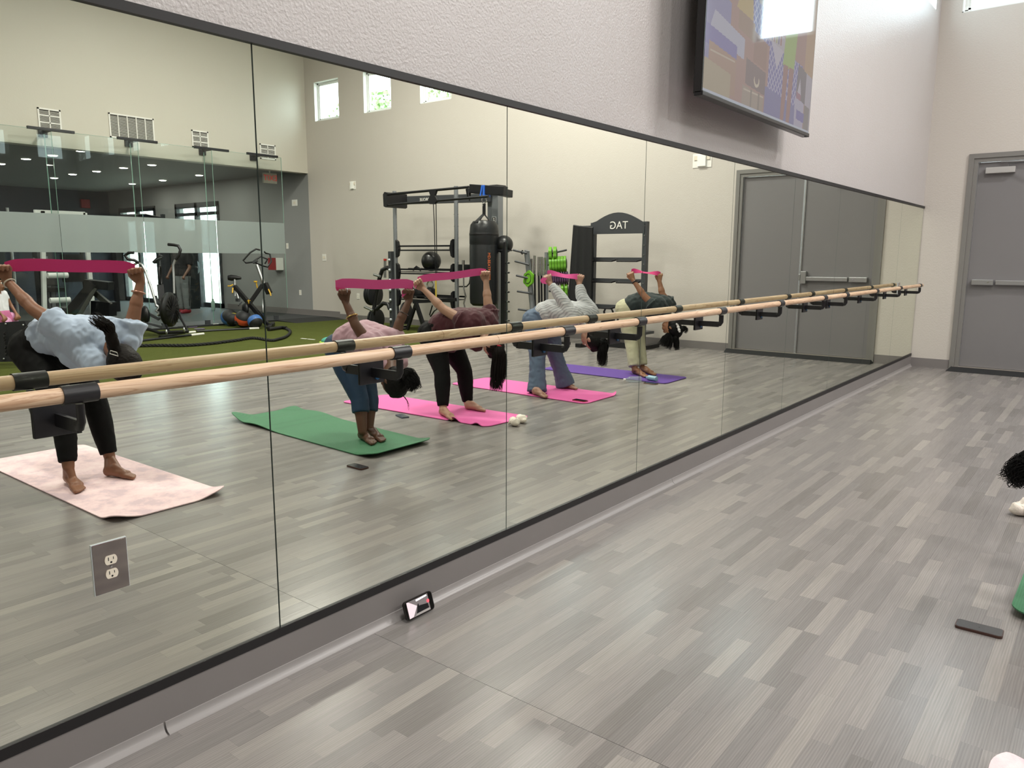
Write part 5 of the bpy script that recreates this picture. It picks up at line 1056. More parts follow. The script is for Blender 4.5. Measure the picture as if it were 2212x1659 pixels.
# squat rack with white frame
machine('white_rack', 'white-framed power rack behind the glass, left of the elliptical trainer', 'gym machine', (15.9, 7.0, PZ),
    [('frame', MB().bar((16.0, 6.6, PZ), (16.0, 6.75, 2.3), .08, .08).bar((16.0, 7.6, PZ), (16.0, 7.6, 2.3), .08, .08).bar((16.0, 6.6, 2.28), (16.0, 7.6, 2.28), .08, .08).bar((15.6, 6.7, PZ+.04), (16.6, 6.7, PZ+.04), .08, .08), M_VINYLW),
     ('roller', MB().cyl((15.9, 6.7, .95), (15.9, 7.1, .95), .06, None, 14).cyl((15.9, 6.7, .42), (15.9, 7.1, .42), .06, None, 14), M_VINYLW), ('pad', MB().box((16.1, 7.3, 1.1), (.2, .4, .6)), M_BLK)])
pb_ = (16.704,10.387,1.089)
machine('barbell_rack', 'dark power rack holding a loaded barbell in front of the bright doorway', 'gym machine', (pb_[0], pb_[1], PZ),
    [('upright', MB().bar((pb_[0]+.3, pb_[1]-.5, PZ), (pb_[0]+.3, pb_[1]-.5, 2.4), .08, .08).bar((pb_[0]+.3, pb_[1]+.4, PZ), (pb_[0]+.3, pb_[1]+.4, 2.4), .08, .08), M_DGREY), ('barbell', MB().cyl((pb_[0]-.3, pb_[1], pb_[2]), (pb_[0]+1.6, pb_[1], pb_[2]), .02, None, 10), M_STEEL),
     ('bumper_plate', MB().lathe((pb_[0]-.1, pb_[1], pb_[2]), (1, -.2, 0), [(.03, 0), (.2, 0), (.225, .01), (.225, .06), (.2, .07), (.03, .07)], 32), mat('blue_grey_plate', '#46525c', .5)), ('hub', MB().lathe((pb_[0]-.12, pb_[1], pb_[2]), (1, -.2, 0), [(.01, 0), (.05, 0), (.05, .02)], 20), M_CHROME)])
machine('dark_cabinet', 'tall dark glossy cabinet standing left of the bike behind the glass', 'cabinet', (15.6, 9.6, PZ),
    [('door_panel', MB().b2((16.5, 9.75, PZ), (16.54, 10.07, 2.0)), mat('dark_gloss', '#23292b', .15)), ('door_panel', MB().b2((16.5, 10.09, PZ), (16.54, 10.45, 2.0)), mat('dark_gloss', '#23292b', .15)), ('body', MB().b2((16.54, 9.75, PZ), (17.0, 10.45, 2.0)), M_DGREY), ('handle', MB().cyl((16.48, 10.05, 1.0), (16.48, 10.05, 1.2), .012, None, 8), M_STEEL)])
machine('pull_up_frame', 'black pull-up frame showing above the frosted band', 'gym machine', (16.8, 9.0, PZ),
    [('upright', MB().bar((17.0, 8.6, PZ), (17.0, 8.6, 2.3), .09, .09).bar((17.0, 10.1, PZ), (17.0, 10.1, 2.3), .09, .09), M_BLK), ('top_bar', MB().tube([(17.0, 8.3, 2.18), (16.9, 8.7, 2.3), (16.9, 9.4, 2.36), (17.0, 10.1, 2.25), (17.0, 10.4, 2.12)], .035, 10), M_BLK), ('cross_plate', MB().bar((17.0, 8.6, 2.25), (17.0, 10.1, 2.25), .08, .1), M_BLK)])
A_ = (15.705,10.348,0.035); t = thing('drink_bottle', 'pale green drink bottle standing behind the glass', 'bottle', A_); obj('body', MB().lathe((A_[0], A_[1], PZ), (0, 0, 1), [(.04, 0), (.045, .01), (.045, .2), (.02, .25)], 18), mat('pale_green_bottle', '#b9cfc4', .3), t); obj('cap', MB().cyl((A_[0], A_[1], PZ+.25), (A_[0], A_[1], PZ+.28), .022, None, 12), M_BLK, t)
t = thing('wall_screen', 'dark blue screen on a stand by the navy gym wall', 'screen', (21.5, 9.6, 1.9)); obj('panel', MB().b2((21.4, 9.2, 1.9), (21.46, 10.3, 2.5)), mat('navy_screen', '#0c1530', .3), t, smooth=0, bevel=.01); obj('stand', MB().b2((21.46, 9.7, PZ), (21.52, 9.8, 2.2)), M_BLK, t, smooth=0)

# ================================================================== PEOPLE
from mathutils import noise as mn
def fuse(name, mb, m, voxel, it=4, fold=0, fscale=9, seed=0, fold_dir=None):
    """one continuous surface from overlapping tapered volumes"""
    me = bpy.data.meshes.new('t'); me.from_pydata([tuple(p) for p in mb.v], [], mb.f); bm = bmesh.new(); bm.from_mesh(me); bmesh.ops.recalc_face_normals(bm, faces=bm.faces); bm.to_mesh(me); bm.free()
    o = bpy.data.objects.new('t', me); COL.objects.link(o)
    r = o.modifiers.new('r', 'REMESH'); r.mode = 'VOXEL'; r.voxel_size = voxel; r.adaptivity = 0
    s = o.modifiers.new('s', 'SMOOTH'); s.factor = .5; s.iterations = it
    dg = bpy.context.evaluated_depsgraph_get(); out = bpy.data.meshes.new_from_object(o.evaluated_get(dg)); bpy.data.objects.remove(o); bpy.data.meshes.remove(me)
    if fold:
        off = Vector((seed*3.1, seed*1.7, 0)); ns = [v.normal.copy() for v in out.vertices]
        for v, n_ in zip(out.vertices, ns):
            p = v.co*fscale+off
            if fold_dir: p = p-Vector(fold_dir)*(p.dot(Vector(fold_dir))*.72)
            h = mn.noise(p+Vector((mn.noise(p*.6)*1.4,)*3)); h2 = 1-abs(mn.noise(p*1.7+Vector((5, 2, 1))))*2.2
            v.co = v.co+n_*(h*fold*.75+h2*fold*.75)
    out.name = name; out.materials.clear(); out.materials.append(m); out.polygons.foreach_set('use_smooth', [True]*len(out.polygons)); return out
def unit(*a): return Vector(a).normalized()
def chain(mb, pts, rs, n=14):
    for i in range(len(pts)-1): mb.cap(pts[i], pts[i+1], rs[i], rs[i+1], n)
def foot(mb, heel, toe, ank):
    h = Vector(heel); t = Vector(toe); a = Vector(ank); d = (t-h); d.z = 0; L_ = d.length; d.normalize(); s = Vector((-d.y, d.x, 0)); z0 = heel[2]
    g = lambda f_, w, z: h+d*(L_*f_)+s*w+Vector((0, 0, z))
    mb.cap(g(.10, 0, .034), g(.10, 0, .03), .032, .03); mb.cap(g(.12, 0, .04), g(.62, .012, .026), .033, .024); mb.cap(g(.12, 0, .034), g(.62, -.02, .022), .03, .021); mb.cap(g(.3, 0, .06), g(.6, 0, .03), .026, .02); mb.cap(a, g(.16, 0, .05), .031, .034); mb.cap(a, g(.45, 0, .045), .028, .02)
    for k, (w, ln, r) in enumerate(((.030, 1.0, .0125), (.012, .99, .0095), (-.003, .95, .009), (-.018, .90, .0085), (-.031, .84, .008))):
        mb.cap(g(.62, w*.8, .019), g(ln-.05, w, .012), r*1.25, r, 10)
def hand(mb, wrist, hd, side, curl, sc=1.0):
    """palm from wrist along hd; knuckles spread along side; fingers curl towards curl"""
    w = Vector(wrist); hd = Vector(hd).normalized(); side = Vector(side); side = (side-hd*side.dot(hd)).normalized(); c = hd.cross(side)
    if c.dot(Vector(curl)) < 0: c = -c
    for k in (-1, 0, 1): mb.cap(w+side*(.012*k), w+hd*(.068*sc)+side*(.024*k), .017, .0145, 10)
    for k, ln in enumerate((.9, 1.0, .96, .8)):
        b = w+hd*(.068*sc)+side*(.034-.0225*k); p1 = b+hd*(.022*ln)+c*(.020*ln); p2 = p1-hd*(.006*ln)+c*(.026*ln); p3 = p2-hd*(.026*ln)-c*(.002)
        mb.cap(b, p1, .0105, .0098, 8); mb.cap(p1, p2, .0098, .009, 8); mb.cap(p2, p3, .009, .0082, 8)
    t0 = w+hd*.022+side*.03; t1 = t0+hd*.034+side*.014+c*.018; t2 = t1+hd*.016-side*.016+c*.022
    mb.cap(t0, t1, .013, .0115, 8); mb.cap(t1, t2, .0115, .0095, 8)
def strands(pts, rad, n, seed, r0=.0022, curl=0, seg=14, ragged=.35):
    rr = random.Random(seed); mb = MB(); path = smooth_path(pts, 8); m = len(path)
    for k in range(n):
        a = rr.random()*2*PI; q = math.sqrt(rr.random()); end = 1-rr.random()*ragged; ph = rr.random()*6; P_ = []; R_ = []
        for i in range(seg):
            f_ = i/(seg-1)*end; x = f_*(m-1); j = min(int(x), m-2); p = path[j].lerp(path[j+1], x-j); t = (path[j+1]-path[j]).normalized(); u = t.orthogonal().normalized(); w = t.cross(u)
            rd = rad[0]*(1-f_)+rad[1]*f_ if f_ > .25 else rad[0]*(.35+.65*f_/.25)*(1)
            rd += 0
            wob = curl*math.sin(f_*16+ph)*f_
            P_.append(p+u*(math.cos(a)*rd*q+wob)+w*(math.sin(a)*rd*q+wob*.6)); R_.append(r0*(1-.75*(i/(seg-1))**2)+.0004)
        mb.tube(P_, R_, 5)
    return mb
def head(body, hair, c, crown, face, k=1.0):
    c = Vector(c); u = Vector(crown).normalized(); f_ = Vector(face); f_ = (f_-u*f_.dot(u)).normalized(); s = u.cross(f_); R = Matrix((s, f_, u)).transposed()
    body.ell(c, (.070*k, .086*k, .100*k), R, 22, 14); body.cap(c+f_*.03-u*.055, c+f_*.052-u*.088, .052*k, .034*k); body.cap(c+f_*.082+u*.004, c+f_*.102-u*.026, .009, .0135, 10); body.cap(c+f_*.02-u*.02, c+f_*.07-u*.06, .055*k, .034*k)
    body.cap(c+f_*.088-u*.052-s*.014, c+f_*.088-u*.052+s*.014, .009, .009, 8)
    for g in (-1, 1): body.ell(c+s*g*.073-f_*.004-u*.012, (.010, .020, .031), R, 12, 8); body.ell(c+s*g*.080-f_*.010-u*.008, (.008, .010, .022), R, 12, 8)
    hair.ell(c-f_*.020+u*.012, (.082*k, .086*k, .104*k), R, 24, 16); hair.ell(c-f_*.034-u*.035, (.070*k, .062*k, .070*k), R, 20, 12); hair.cap(c+f_*.035+u*.075, c-f_*.02+u*.08, .034, .045)
    return c, u, f_, s
def face_bits(t, hd_, skin_dark):
    c, u, f_, s = hd_
    ey = MB(); ir = MB(); br = MB(); mo = MB()
    for g in (-1, 1):
        p = c+f_*.073+s*g*.030+u*.000; ey.ell(p, .0105, None, 12, 8); ir.ell(p+f_*.0062, .0052, None, 10, 6); br.cap(p+u*.020-s*g*.013+f_*.004, p+u*.022+s*g*.013-f_*.002, .0035, .0028, 6)
    obj('eyes', ey, mat('eye_white', '#d8d4cc', .3), t, smooth=60); obj('irises', ir, mat('iris_brown', '#24150d', .2), t, smooth=60); obj('eyebrows', br, mat('brow_black', '#140f0d', .8), t, smooth=60)
    mo.cap(c+f_*.096-u*.050-s*.018, c+f_*.096-u*.050+s*.018, .0045, .0045, 8); obj('mouth', mo, mat(skin_dark, skin_dark, .5), t, smooth=60)
M_HAIR = mat('black_hair', '#050505', .6, spec=.2, noise=((60, 60, 60), '#0b0909', .3), bump=((220, 220, 220), .0012))
M_HAIRB = mat('brown_black_hair', '#0c0807', .6, spec=.2, noise=((60, 60, 60), '#1a120e', .3), bump=((220, 220, 220), .0012))
S_Y = Vector((0, 1, 0))

def person(label, J, skin, top, bottom, cfg, loc):
    t = thing('person', label, 'person', loc, 'people bending forward with stretch bands behind their backs')
    v = {k: Vector(q) for k, q in J.items() if q is not None}
    body = MB(); hair = MB(); sk = mat('skin_'+skin, skin, .5, noise=((14, 14, 14), cfg.get('skin2', skin), .4)); sk.node_tree.nodes['Principled BSDF'].inputs['Subsurface Weight'].default_value = .06; sk.node_tree.nodes['Principled BSDF'].inputs['Subsurface Radius'].default_value = (.02, .01, .006)
    k = cfg.get('k', 1.0); SD = cfg.get('side', S_Y)
    hl, hr = v['hip']-SD*.075*k, v['hip']+SD*.075*k; wl, wr = v['waist']-SD*.055*k, v['waist']+SD*.055*k; cl, cr = v['chest']-SD*.075*k, v['chest']+SD*.075*k
    for a, b, c_, s_ in ((hl, wl, cl, v['shL']), (hr, wr, cr, v['shR'])): chain(body, [a, b, c_, s_], [.112*k, .092*k, .098*k, .055*k])
    chain(body, [v['chest'], v['neck'], v['head']-Vector(cfg['crown']).normalized()*.05], [.09*k, .052, .05])
    for q in 'LR': chain(body, [v['sh'+q], v['el'+q], v['wr'+q]], [.050*k, .037*k, .0245]); body.cap(v['el'+q].lerp(v['wr'+q], .25), v['el'+q].lerp(v['wr'+q], .4), .038*k, .035*k)
    for q, hh in (('L', hl), ('R', hr)):
        chain(body, [hh, v['kn'+q], v['ank'+q]], [.096*k, .056*k, .034]); body.cap(v['kn'+q].lerp(v['ank'+q], .22), v['kn'+q].lerp(v['ank'+q], .45), .056*k, .048*k); foot(body, v['heel'+q], v['toe'+q], v['ank'+q])
    for q in 'LR':
        hdv = cfg.get('hand'+q, v['wr'+q]-v['el'+q]); hand(body, v['wr'+q], hdv, cfg.get('palm', (.78, -.62, 0)), cfg.get('curl', (0, 0, 1)) if q == 'L' else cfg.get('curlR', cfg.get('curl', (0, 0, 1))))
    hd_ = head(body, hair, v['head'], cfg['crown'], cfg['face'], cfg.get('hk', 1.0))
    obj('body', fuse('body', body, sk, .0052, 2), None, t, smooth=0); face_bits(t, hd_, cfg.get('lip', '#6b3a34'))
    # hair
    for c_ in cfg.get('haircaps', []): hair.cap(c_[0], c_[1], c_[2], c_[3])
    mh = cfg.get('mhair', M_HAIR); obj('hair', fuse('hair', hair, mh, .006, 2, .003, 40, 3), None, t, smooth=0)
    for i, st in enumerate(cfg.get('tails', [])): obj('ponytail', strands(*st), mh, t, smooth=60)
    # trousers
    tr = MB(); w_ = cfg.get('loose', .008)
    for q, hh in (('L', hl), ('R', hr)):
        an = v['ank'+q]; kn = v['kn'+q]; cu = cfg.get('cuff', .95); end = kn.lerp(an, cu)
        chain(tr, [hh, hh.lerp(kn, .5), kn], [.120*k, .088*k+w_, .060*k+w_]); tr.cap(hh+Vector((.01, 0, .0)), hh+Vector((.03, 0, .01)), .118*k, .112*k)
        mid = kn.lerp(end, .4)
        tr.cap(kn, mid, .060*k+w_, .058*k+w_); rE = cfg.get('cuff_r', .040)+w_
        tr.tube([kn.lerp(end, .2), mid, end], [.060*k+w_, .058*k+w_, rE], 18)
    tr.cap(hl, hr, .118*k, .118*k); tr.cap(wl.lerp(hl, .5), wr.lerp(hr, .5), .121*k, .121*k); tr.cap(wl.lerp(hl, .25), wr.lerp(hr, .25), .108*k, .108*k)
    obj('trousers', fuse('trousers', tr, bottom, .010, 3, cfg.get('tfold', .004), 12, 2), None, t, smooth=0)
    # shirt
    sh = MB(); wv = .014
    for a, b, c_, s_ in ((hl, wl, cl, v['shL']), (hr, wr, cr, v['shR'])):
        st = a.lerp(b, cfg.get('hem', .45)); sh.cap(st, b, .115*k+wv, .100*k+wv); sh.cap(b, c_, .100*k+wv, .104*k+wv); sh.cap(c_, s_, .100*k+wv, .060*k+wv)
    sh.cap(v['chest'], v['chest'].lerp(v['neck'], .75), .10*k, .065)
    for q in 'LR':
        f_ = cfg.get('sleeve', .55); s_, e_, w2_ = v['sh'+q], v['el'+q], v['wr'+q]; sh.cap(s_, s_.lerp(e_, .3), .060*k+wv, .056*k+wv)
        if f_ <= 1: sh.tube([s_, s_.lerp(e_, f_*.5), s_.lerp(e_, f_)], [.058*k+wv, .057*k+wv, cfg.get('sleeve_r', .062)*k+wv*.6], 20)
        else: chain(sh, [s_, e_], [.058*k+wv, .043*k+wv]); sh.cap(e_, e_.lerp(w2_, .5), .043*k+wv, .038*k+wv*.7); sh.tube([e_.lerp(w2_, .4), e_.lerp(w2_, f_-1)], [.040*k+wv*.8, .031+wv*.4], 18)
    for c_ in cfg.get('drape', []): sh.cap(*c_)
    obj('shirt', fuse('shirt', sh, top, .009, 3, cfg.get('sfold', .008), cfg.get('sfs', 9), 5, cfg.get('fdir')), None, t, smooth=0)
    return t, v, hd_

def ring_on(t, name, a, b, f_, r, th, m, label=None):
    a = Vector(a); b = Vector(b); c = a.lerp(b, f_); return obj(name, MB().torus(c, b-a, r, th, 26, 8), m, t, label)
def band(A, B, w, label, m, sag=.0, twist=0, tails=()):
    A = Vector(A); B = Vector(B); n = 24; P_ = []; W_ = []
    for i in range(n+1):
        f_ = i/n; p = A.lerp(B, f_)+Vector((0, 0, sag*math.sin(PI*f_)+.004*math.sin(f_*9))); P_.append(p); tw = twist*math.sin(PI*f_)
        wv = Vector((0, 0, 1))*math.cos(tw)+Vector((.62, .78, 0))*math.sin(tw); W_.append(wv*(w/2)*(1-.35*max(0, 1-min(f_, 1-f_)*14)))
    t = thing('stretch_band', label, 'exercise band', A, 'pink stretch bands held overhead behind the back')
    obj('band', MB().ribbon(P_, W_, .0022), m, t, smooth=60)
    for tl in tails: obj('band_end', MB().ribbon(tl[0], tl[1], .002), m, t, smooth=60)
    return t
M_BAND = mat('magenta_band', '#c42b6e', .6); M_BAND2 = mat('pink_band', '#d2498c', .6)

# --- person 1, light blue T-shirt, black leggings
J1 = dict(hip=(3.273,1.939,0.799), waist=(3.130,1.995,0.893), chest=(2.863,2.076,0.887), neck=(2.717,2.104,0.838), head=(2.589,2.107,0.736), shL=(2.846,1.941,0.916), shR=(2.776,2.247,0.880), elL=(3.067,1.822,1.062), wrL=(3.279,1.767,1.231), elR=(2.769,2.288,1.040), wrR=(2.780,2.342,1.215),
    knL=(2.915,1.875,0.503), knR=(2.964,2.088,0.466), ankL=(2.780,1.826,0.130), ankR=(2.856,2.100,0.118), heelL=(2.890,1.854,0.010), toeL=(2.565,1.806,0.010), heelR=(2.834,2.056,0.010), toeR=(2.616,2.155,0.010))
c1 = dict(crown=(-.62, .10, -.80), face=(.80, -.1, -.55), palm=(.78, -.62, .2), curl=(-.6, .5, .6), curlR=(.6, -.5, .3), handL=(.1, 0, 1), handR=(.22, -.1, 1), skin2='#7d5440', hem=.92, hk=1.16, sleeve=.58, sleeve_r=.078, sfold=.008, sfs=15, fdir=(.55, .1, -.83), cuff=.93, cuff_r=.042, tfold=.003, k=1.06,
    drape=[((3.060,1.924,0.903), (2.909,1.938,0.776), .07, .05), ((2.909,1.938,0.776), (2.819,1.970,0.707), .055, .035), ((2.874,1.984,0.860), (2.719,2.002,0.730), .10, .07), ((2.722,2.005,0.757), (2.674,2.034,0.713), .07, .05), ((3.053,1.907,0.925), (3.010,1.900,0.851), .07, .04), ((2.728,2.229,0.855), (2.720,2.227,0.816), .05, .03)],
    haircaps=[((2.600,2.068,0.839), (2.577,2.050,0.909), .034, .034), ((2.577,2.050,0.909), (2.571,2.037,0.948), .030, .030)], tails=[([(2.542,2.044,0.933), (2.550,2.020,0.973), (2.587,1.996,0.999), (2.635,1.977,1.030)], (.036, .04), 206, 4, .0016, .004)], mhair=M_HAIRB)
t1, v1, h1 = person('person in a light blue T-shirt and black leggings bent forward nearest the camera', J1, '#8f6248', mat('light_blue_cotton', '#b4c3da', .85, sheen=.2), mat('black_leggings', '#060607', .8, spec=.25), c1, (2.85, 1.95, 0))
M_BEAD = mat('pearl_bead', '#c9bfae', .3, metal=.2); M_GOLD = mat('gold_band', '#c9a86a', .25, metal=.9); M_ROSE = mat('rose_gold', '#b98a78', .3, metal=.7)
ring_on(t1, 'bracelet', v1['elL'], v1['wrL'], .90, .033, .004, M_BEAD, 'pale beaded bracelet'); ring_on(t1, 'bracelet', v1['elR'], v1['wrR'], .66, .038, .0045, M_ROSE, 'rose gold bracelet')
cp = Vector((2.513,2.027,0.820)); fr_ = frame_of(cp, (-.7, .5, -.25), (.2, .1, 1)); q_ = [fr_ @ Vector((a, b, 0)) for a, b in ((-.026, -.010), (.026, -.010), (.020, .010), (-.020, .010))]
obj('hair_clip', MB().tube(q_, .0025, 6, closed=True), M_WHITE, t1, 'white outline hair clip')
band((3.345,1.785,1.317), (2.794,2.324,1.304), .076, 'magenta stretch band stretched between the hands of the person in light blue', M_BAND, sag=.012)

# --- person 2, dusty pink top, navy capris
J2 = dict(hip=(2.577,3.815,0.682), waist=(2.468,3.846,0.788), chest=(2.274,3.860,0.737), neck=(2.149,3.859,0.631), head=(2.009,3.757,0.481), shL=(2.205,3.730,0.719), shR=(2.253,4.004,0.726), elL=(2.300,3.664,0.888), wrL=(2.392,3.652,1.054), elR=(2.244,4.044,0.880), wrR=(2.218,4.126,1.047),
    knL=(2.357,3.731,0.320), knR=(2.403,3.870,0.294), ankL=(2.285,3.687,0.087), ankR=(2.355,3.811,0.077), heelL=(2.376,3.739,0.010), toeL=(2.117,3.669,0.010), heelR=(2.379,3.835,0.010), toeR=(2.129,3.770,0.010))
c2 = dict(crown=(-.42, .05, -1), face=(1, -.12, -.35), palm=(.78, -.62, 0), curl=(-.62, -.78, 0), skin2='#543523', lip='#4a2722', handL=(-.02, 0, 1), handR=(-.05, .02, 1), hem=.6, sleeve=.30, sfold=.006, sfs=13, fdir=(.4, .1, -.9), cuff=.42, cuff_r=.058, tfold=.002, k=1.0, hk=1.06,
    drape=[((2.271,3.773,0.682), (2.134,3.784,0.589), .07, .05), ((2.153,3.943,0.675), (2.087,3.926,0.595), .06, .04)],
    haircaps=[((1.939,3.747,0.537), (1.892,3.749,0.554), .030, .022)], tails=[([(1.902,3.741,0.554), (1.847,3.760,0.558), (1.811,3.765,0.507), (1.789,3.769,0.446)], (.045, .045), 345, 8, .0016, .016), ([(1.902,3.741,0.554), (1.854,3.749,0.532), (1.821,3.751,0.481), (1.826,3.737,0.436)], (.035, .04), 184, 9, .0016, .012), ([(2.003,3.795,0.394), (1.963,3.821,0.367), (1.937,3.832,0.321), (1.929,3.827,0.267)], (.002, .004), 6, 10, .0012, .008)])
t2, v2, h2 = person('person in a dusty pink top and navy capri leggings bent forward on the green mat', J2, '#5f3e2b', mat('dusty_pink_cotton', '#a98690', .85, sheen=.2), mat('navy_leggings', '#12334f', .6), c2, (2.3, 3.74, 0))
ring_on(t2, 'bracelet', v2['elL'], v2['wrL'], .36, .041, .005, M_GOLD, 'gold bracelet'); ring_on(t2, 'bracelet', v2['elR'], v2['wrR'], .44, .040, .0025, M_DGREY, 'thin dark bracelet'); ring_on(t2, 'hair_tie', v2['head'], (1.849,3.763,0.584), .62, .018, .008, M_WHITE, 'white hair tie')
obj('finger_ring', MB().torus((2.343,3.632,1.140), (.6, -.8, 0), .014, .003, 20, 6), M_STEEL, t2); obj('toe_ring', MB().torus(Vector(J2['toeL'])+Vector((.03, 0, .012)), (1, 0, 0), .012, .002, 16, 6), M_GOLD, t2)
band((2.430,3.598,1.186), (2.189,4.150,1.174), .070, 'magenta stretch band held up by the person in dusty pink', M_BAND2, sag=.0, tails=[([(2.194,4.144,1.164), (2.207,4.102,1.137), (2.236,4.071,1.098)], (0, 0, .026)), ([(2.430,3.598,1.186), (2.455,3.626,1.164), (2.438,3.689,1.153)], (0, 0, .030))])

# --- person 3, maroon T-shirt, black leggings
J3 = dict(hip=(2.754,5.008,0.679), waist=(2.614,5.056,0.810), chest=(2.377,5.113,0.803), neck=(2.251,5.117,0.712), head=(2.180,5.076,0.623), shL=(2.360,4.972,0.805), shR=(2.377,5.279,0.851), elL=(2.572,4.881,0.929), wrL=(2.759,4.821,1.103), elR=(2.409,5.285,0.999), wrR=(2.450,5.314,1.163),
    knL=(2.566,4.848,0.384), knR=(2.586,5.163,0.354), ankL=(2.484,4.769,0.072), ankR=(2.556,5.172,0.045), heelL=(2.514,4.771,0.010), toeL=(2.257,4.683,0.010), heelR=(2.511,5.096,0.010), toeR=(2.293,5.139,0.010))
c3 = dict(crown=(-.35, .15, -1), face=(1, -.3, -.2), palm=(.78, -.62, 0), curl=(-.7, .3, .3), skin2='#a37c66', lip='#9a5a50', handL=(.45, -.36, .75), handR=(.05, 0, 1), hem=.62, sleeve=.34, sleeve_r=.082, sfold=.007, sfs=13, fdir=(.3, .3, -.9), cuff=.94, cuff_r=.040, tfold=.003, k=1.08,
    drape=[((2.649,4.972,0.789), (2.553,4.958,0.609), .10, .07), ((2.443,4.991,0.717), (2.311,5.024,0.622), .09, .06), ((2.323,5.240,0.831), (2.286,5.235,0.792), .05, .04)],
    tails=[([(2.101,5.063,0.630), (2.084,5.056,0.535), (2.084,5.031,0.417), (2.074,5.000,0.236)], (.062, .055), 690, 12, .0016, .004), ([(2.101,5.063,0.630), (2.070,5.063,0.516), (2.063,5.043,0.397), (2.068,5.023,0.318)], (.05, .06), 276, 13, .0016, .006)], mhair=M_HAIRB)
t3, v3, h3 = person('person in a maroon T-shirt and black leggings bent forward on the first hot pink mat', J3, '#b28c75', mat('maroon_cotton', '#451620', .85, sheen=.15), MATS['black_leggings'], c3, (2.45, 4.95, 0))
obj('scrunchie', MB().torus((2.097,5.065,0.626), (-.2, .3, 1), .022, .010, 20, 8), mat('red_scrunchie', '#a52232', .8), t3, 'red scrunchie')
band((2.821,4.815,1.182), (2.459,5.325,1.250), .066, 'pink stretch band rising between the hands of the person in maroon', M_BAND2, sag=.004, tails=[([(2.777,4.766,1.152), (2.771,4.737,1.113), (2.786,4.730,1.137)], (.006, .004, .003))])

# --- person 4, grey striped long-sleeved top, slate flared trousers
def stripe_mat():
    m = bpy.data.materials.new('striped_jersey'); m.use_nodes = True; nt = m.node_tree; b = nt.nodes['Principled BSDF']; tc = nt.nodes.new('ShaderNodeTexCoord')
    w = nt.nodes.new('ShaderNodeTexWave'); w.bands_direction = 'DIAGONAL'; w.inputs['Scale'].default_value = 15; w.inputs['Distortion'].default_value = 2.5; w.inputs['Detail'].default_value = 3; nt.links.new(tc.outputs['Object'], w.inputs['Vector'])
    r = nt.nodes.new('ShaderNodeValToRGB'); e = r.color_ramp.elements; e[0].position = .15; e[0].color = lin('#9b9da0'); e[1].position = .55; e[1].color = lin('#bcbdbe'); nt.links.new(w.outputs['Fac'], r.inputs[0]); nt.links.new(r.outputs[0], b.inputs['Base Color']); b.inputs['Roughness'].default_value = .9; return m
J4 = dict(hip=(2.677,6.462,0.718), waist=(2.538,6.506,0.829), chest=(2.306,6.567,0.798), neck=(2.171,6.572,0.682), head=(2.080,6.539,0.549), shL=(2.267,6.441,0.788), shR=(2.241,6.754,0.820), elL=(2.378,6.416,0.963), wrL=(2.514,6.393,1.118), elR=(2.333,6.713,0.972), wrR=(2.382,6.730,1.113),
    knL=(2.569,6.266,0.365), knR=(2.552,6.563,0.356), ankL=(2.501,6.171,0.028), ankR=(2.469,6.639,0.038), heelL=(2.493,6.098,0.010), toeL=(2.257,6.027,0.010), heelR=(2.532,6.644,0.010), toeR=(2.290,6.620,0.010))
c4 = dict(crown=(-.55, .1, -.85), face=(1, -.15, -.5), palm=(.78, -.62, 0), curl=(.62, .78, 0), skin2='#9c7462', lip='#8e5650', handL=(.3, -.2, 1), handR=(-.15, .1, 1), hem=.75, sleeve=1.88, sfold=.006, cuff=1.0, cuff_r=.088, loose=.014, tfold=.006, k=1.10,
    drape=[((2.512,6.414,0.725), (2.379,6.433,0.684), .09, .07)], tails=[([(1.998,6.530,0.565), (1.957,6.554,0.528), (1.957,6.532,0.423), (1.944,6.516,0.299)], (.05, .05), 552, 22, .0016, .014)])
t4, v4, h4 = person('person in a grey striped long-sleeved top and slate flared trousers on the second pink mat', J4, '#a9836f', stripe_mat(), mat('slate_twill', '#55657a', .8), c4, (2.4, 6.35, 0))
band((2.547,6.389,1.226), (2.377,6.747,1.175), .060, 'pink stretch band twisted between the hands of the person in stripes', M_BAND2, sag=-.005, twist=.9, tails=[([(2.537,6.335,1.175), (2.551,6.316,1.143), (2.534,6.325,1.115)], (.02, -.016, .004))])

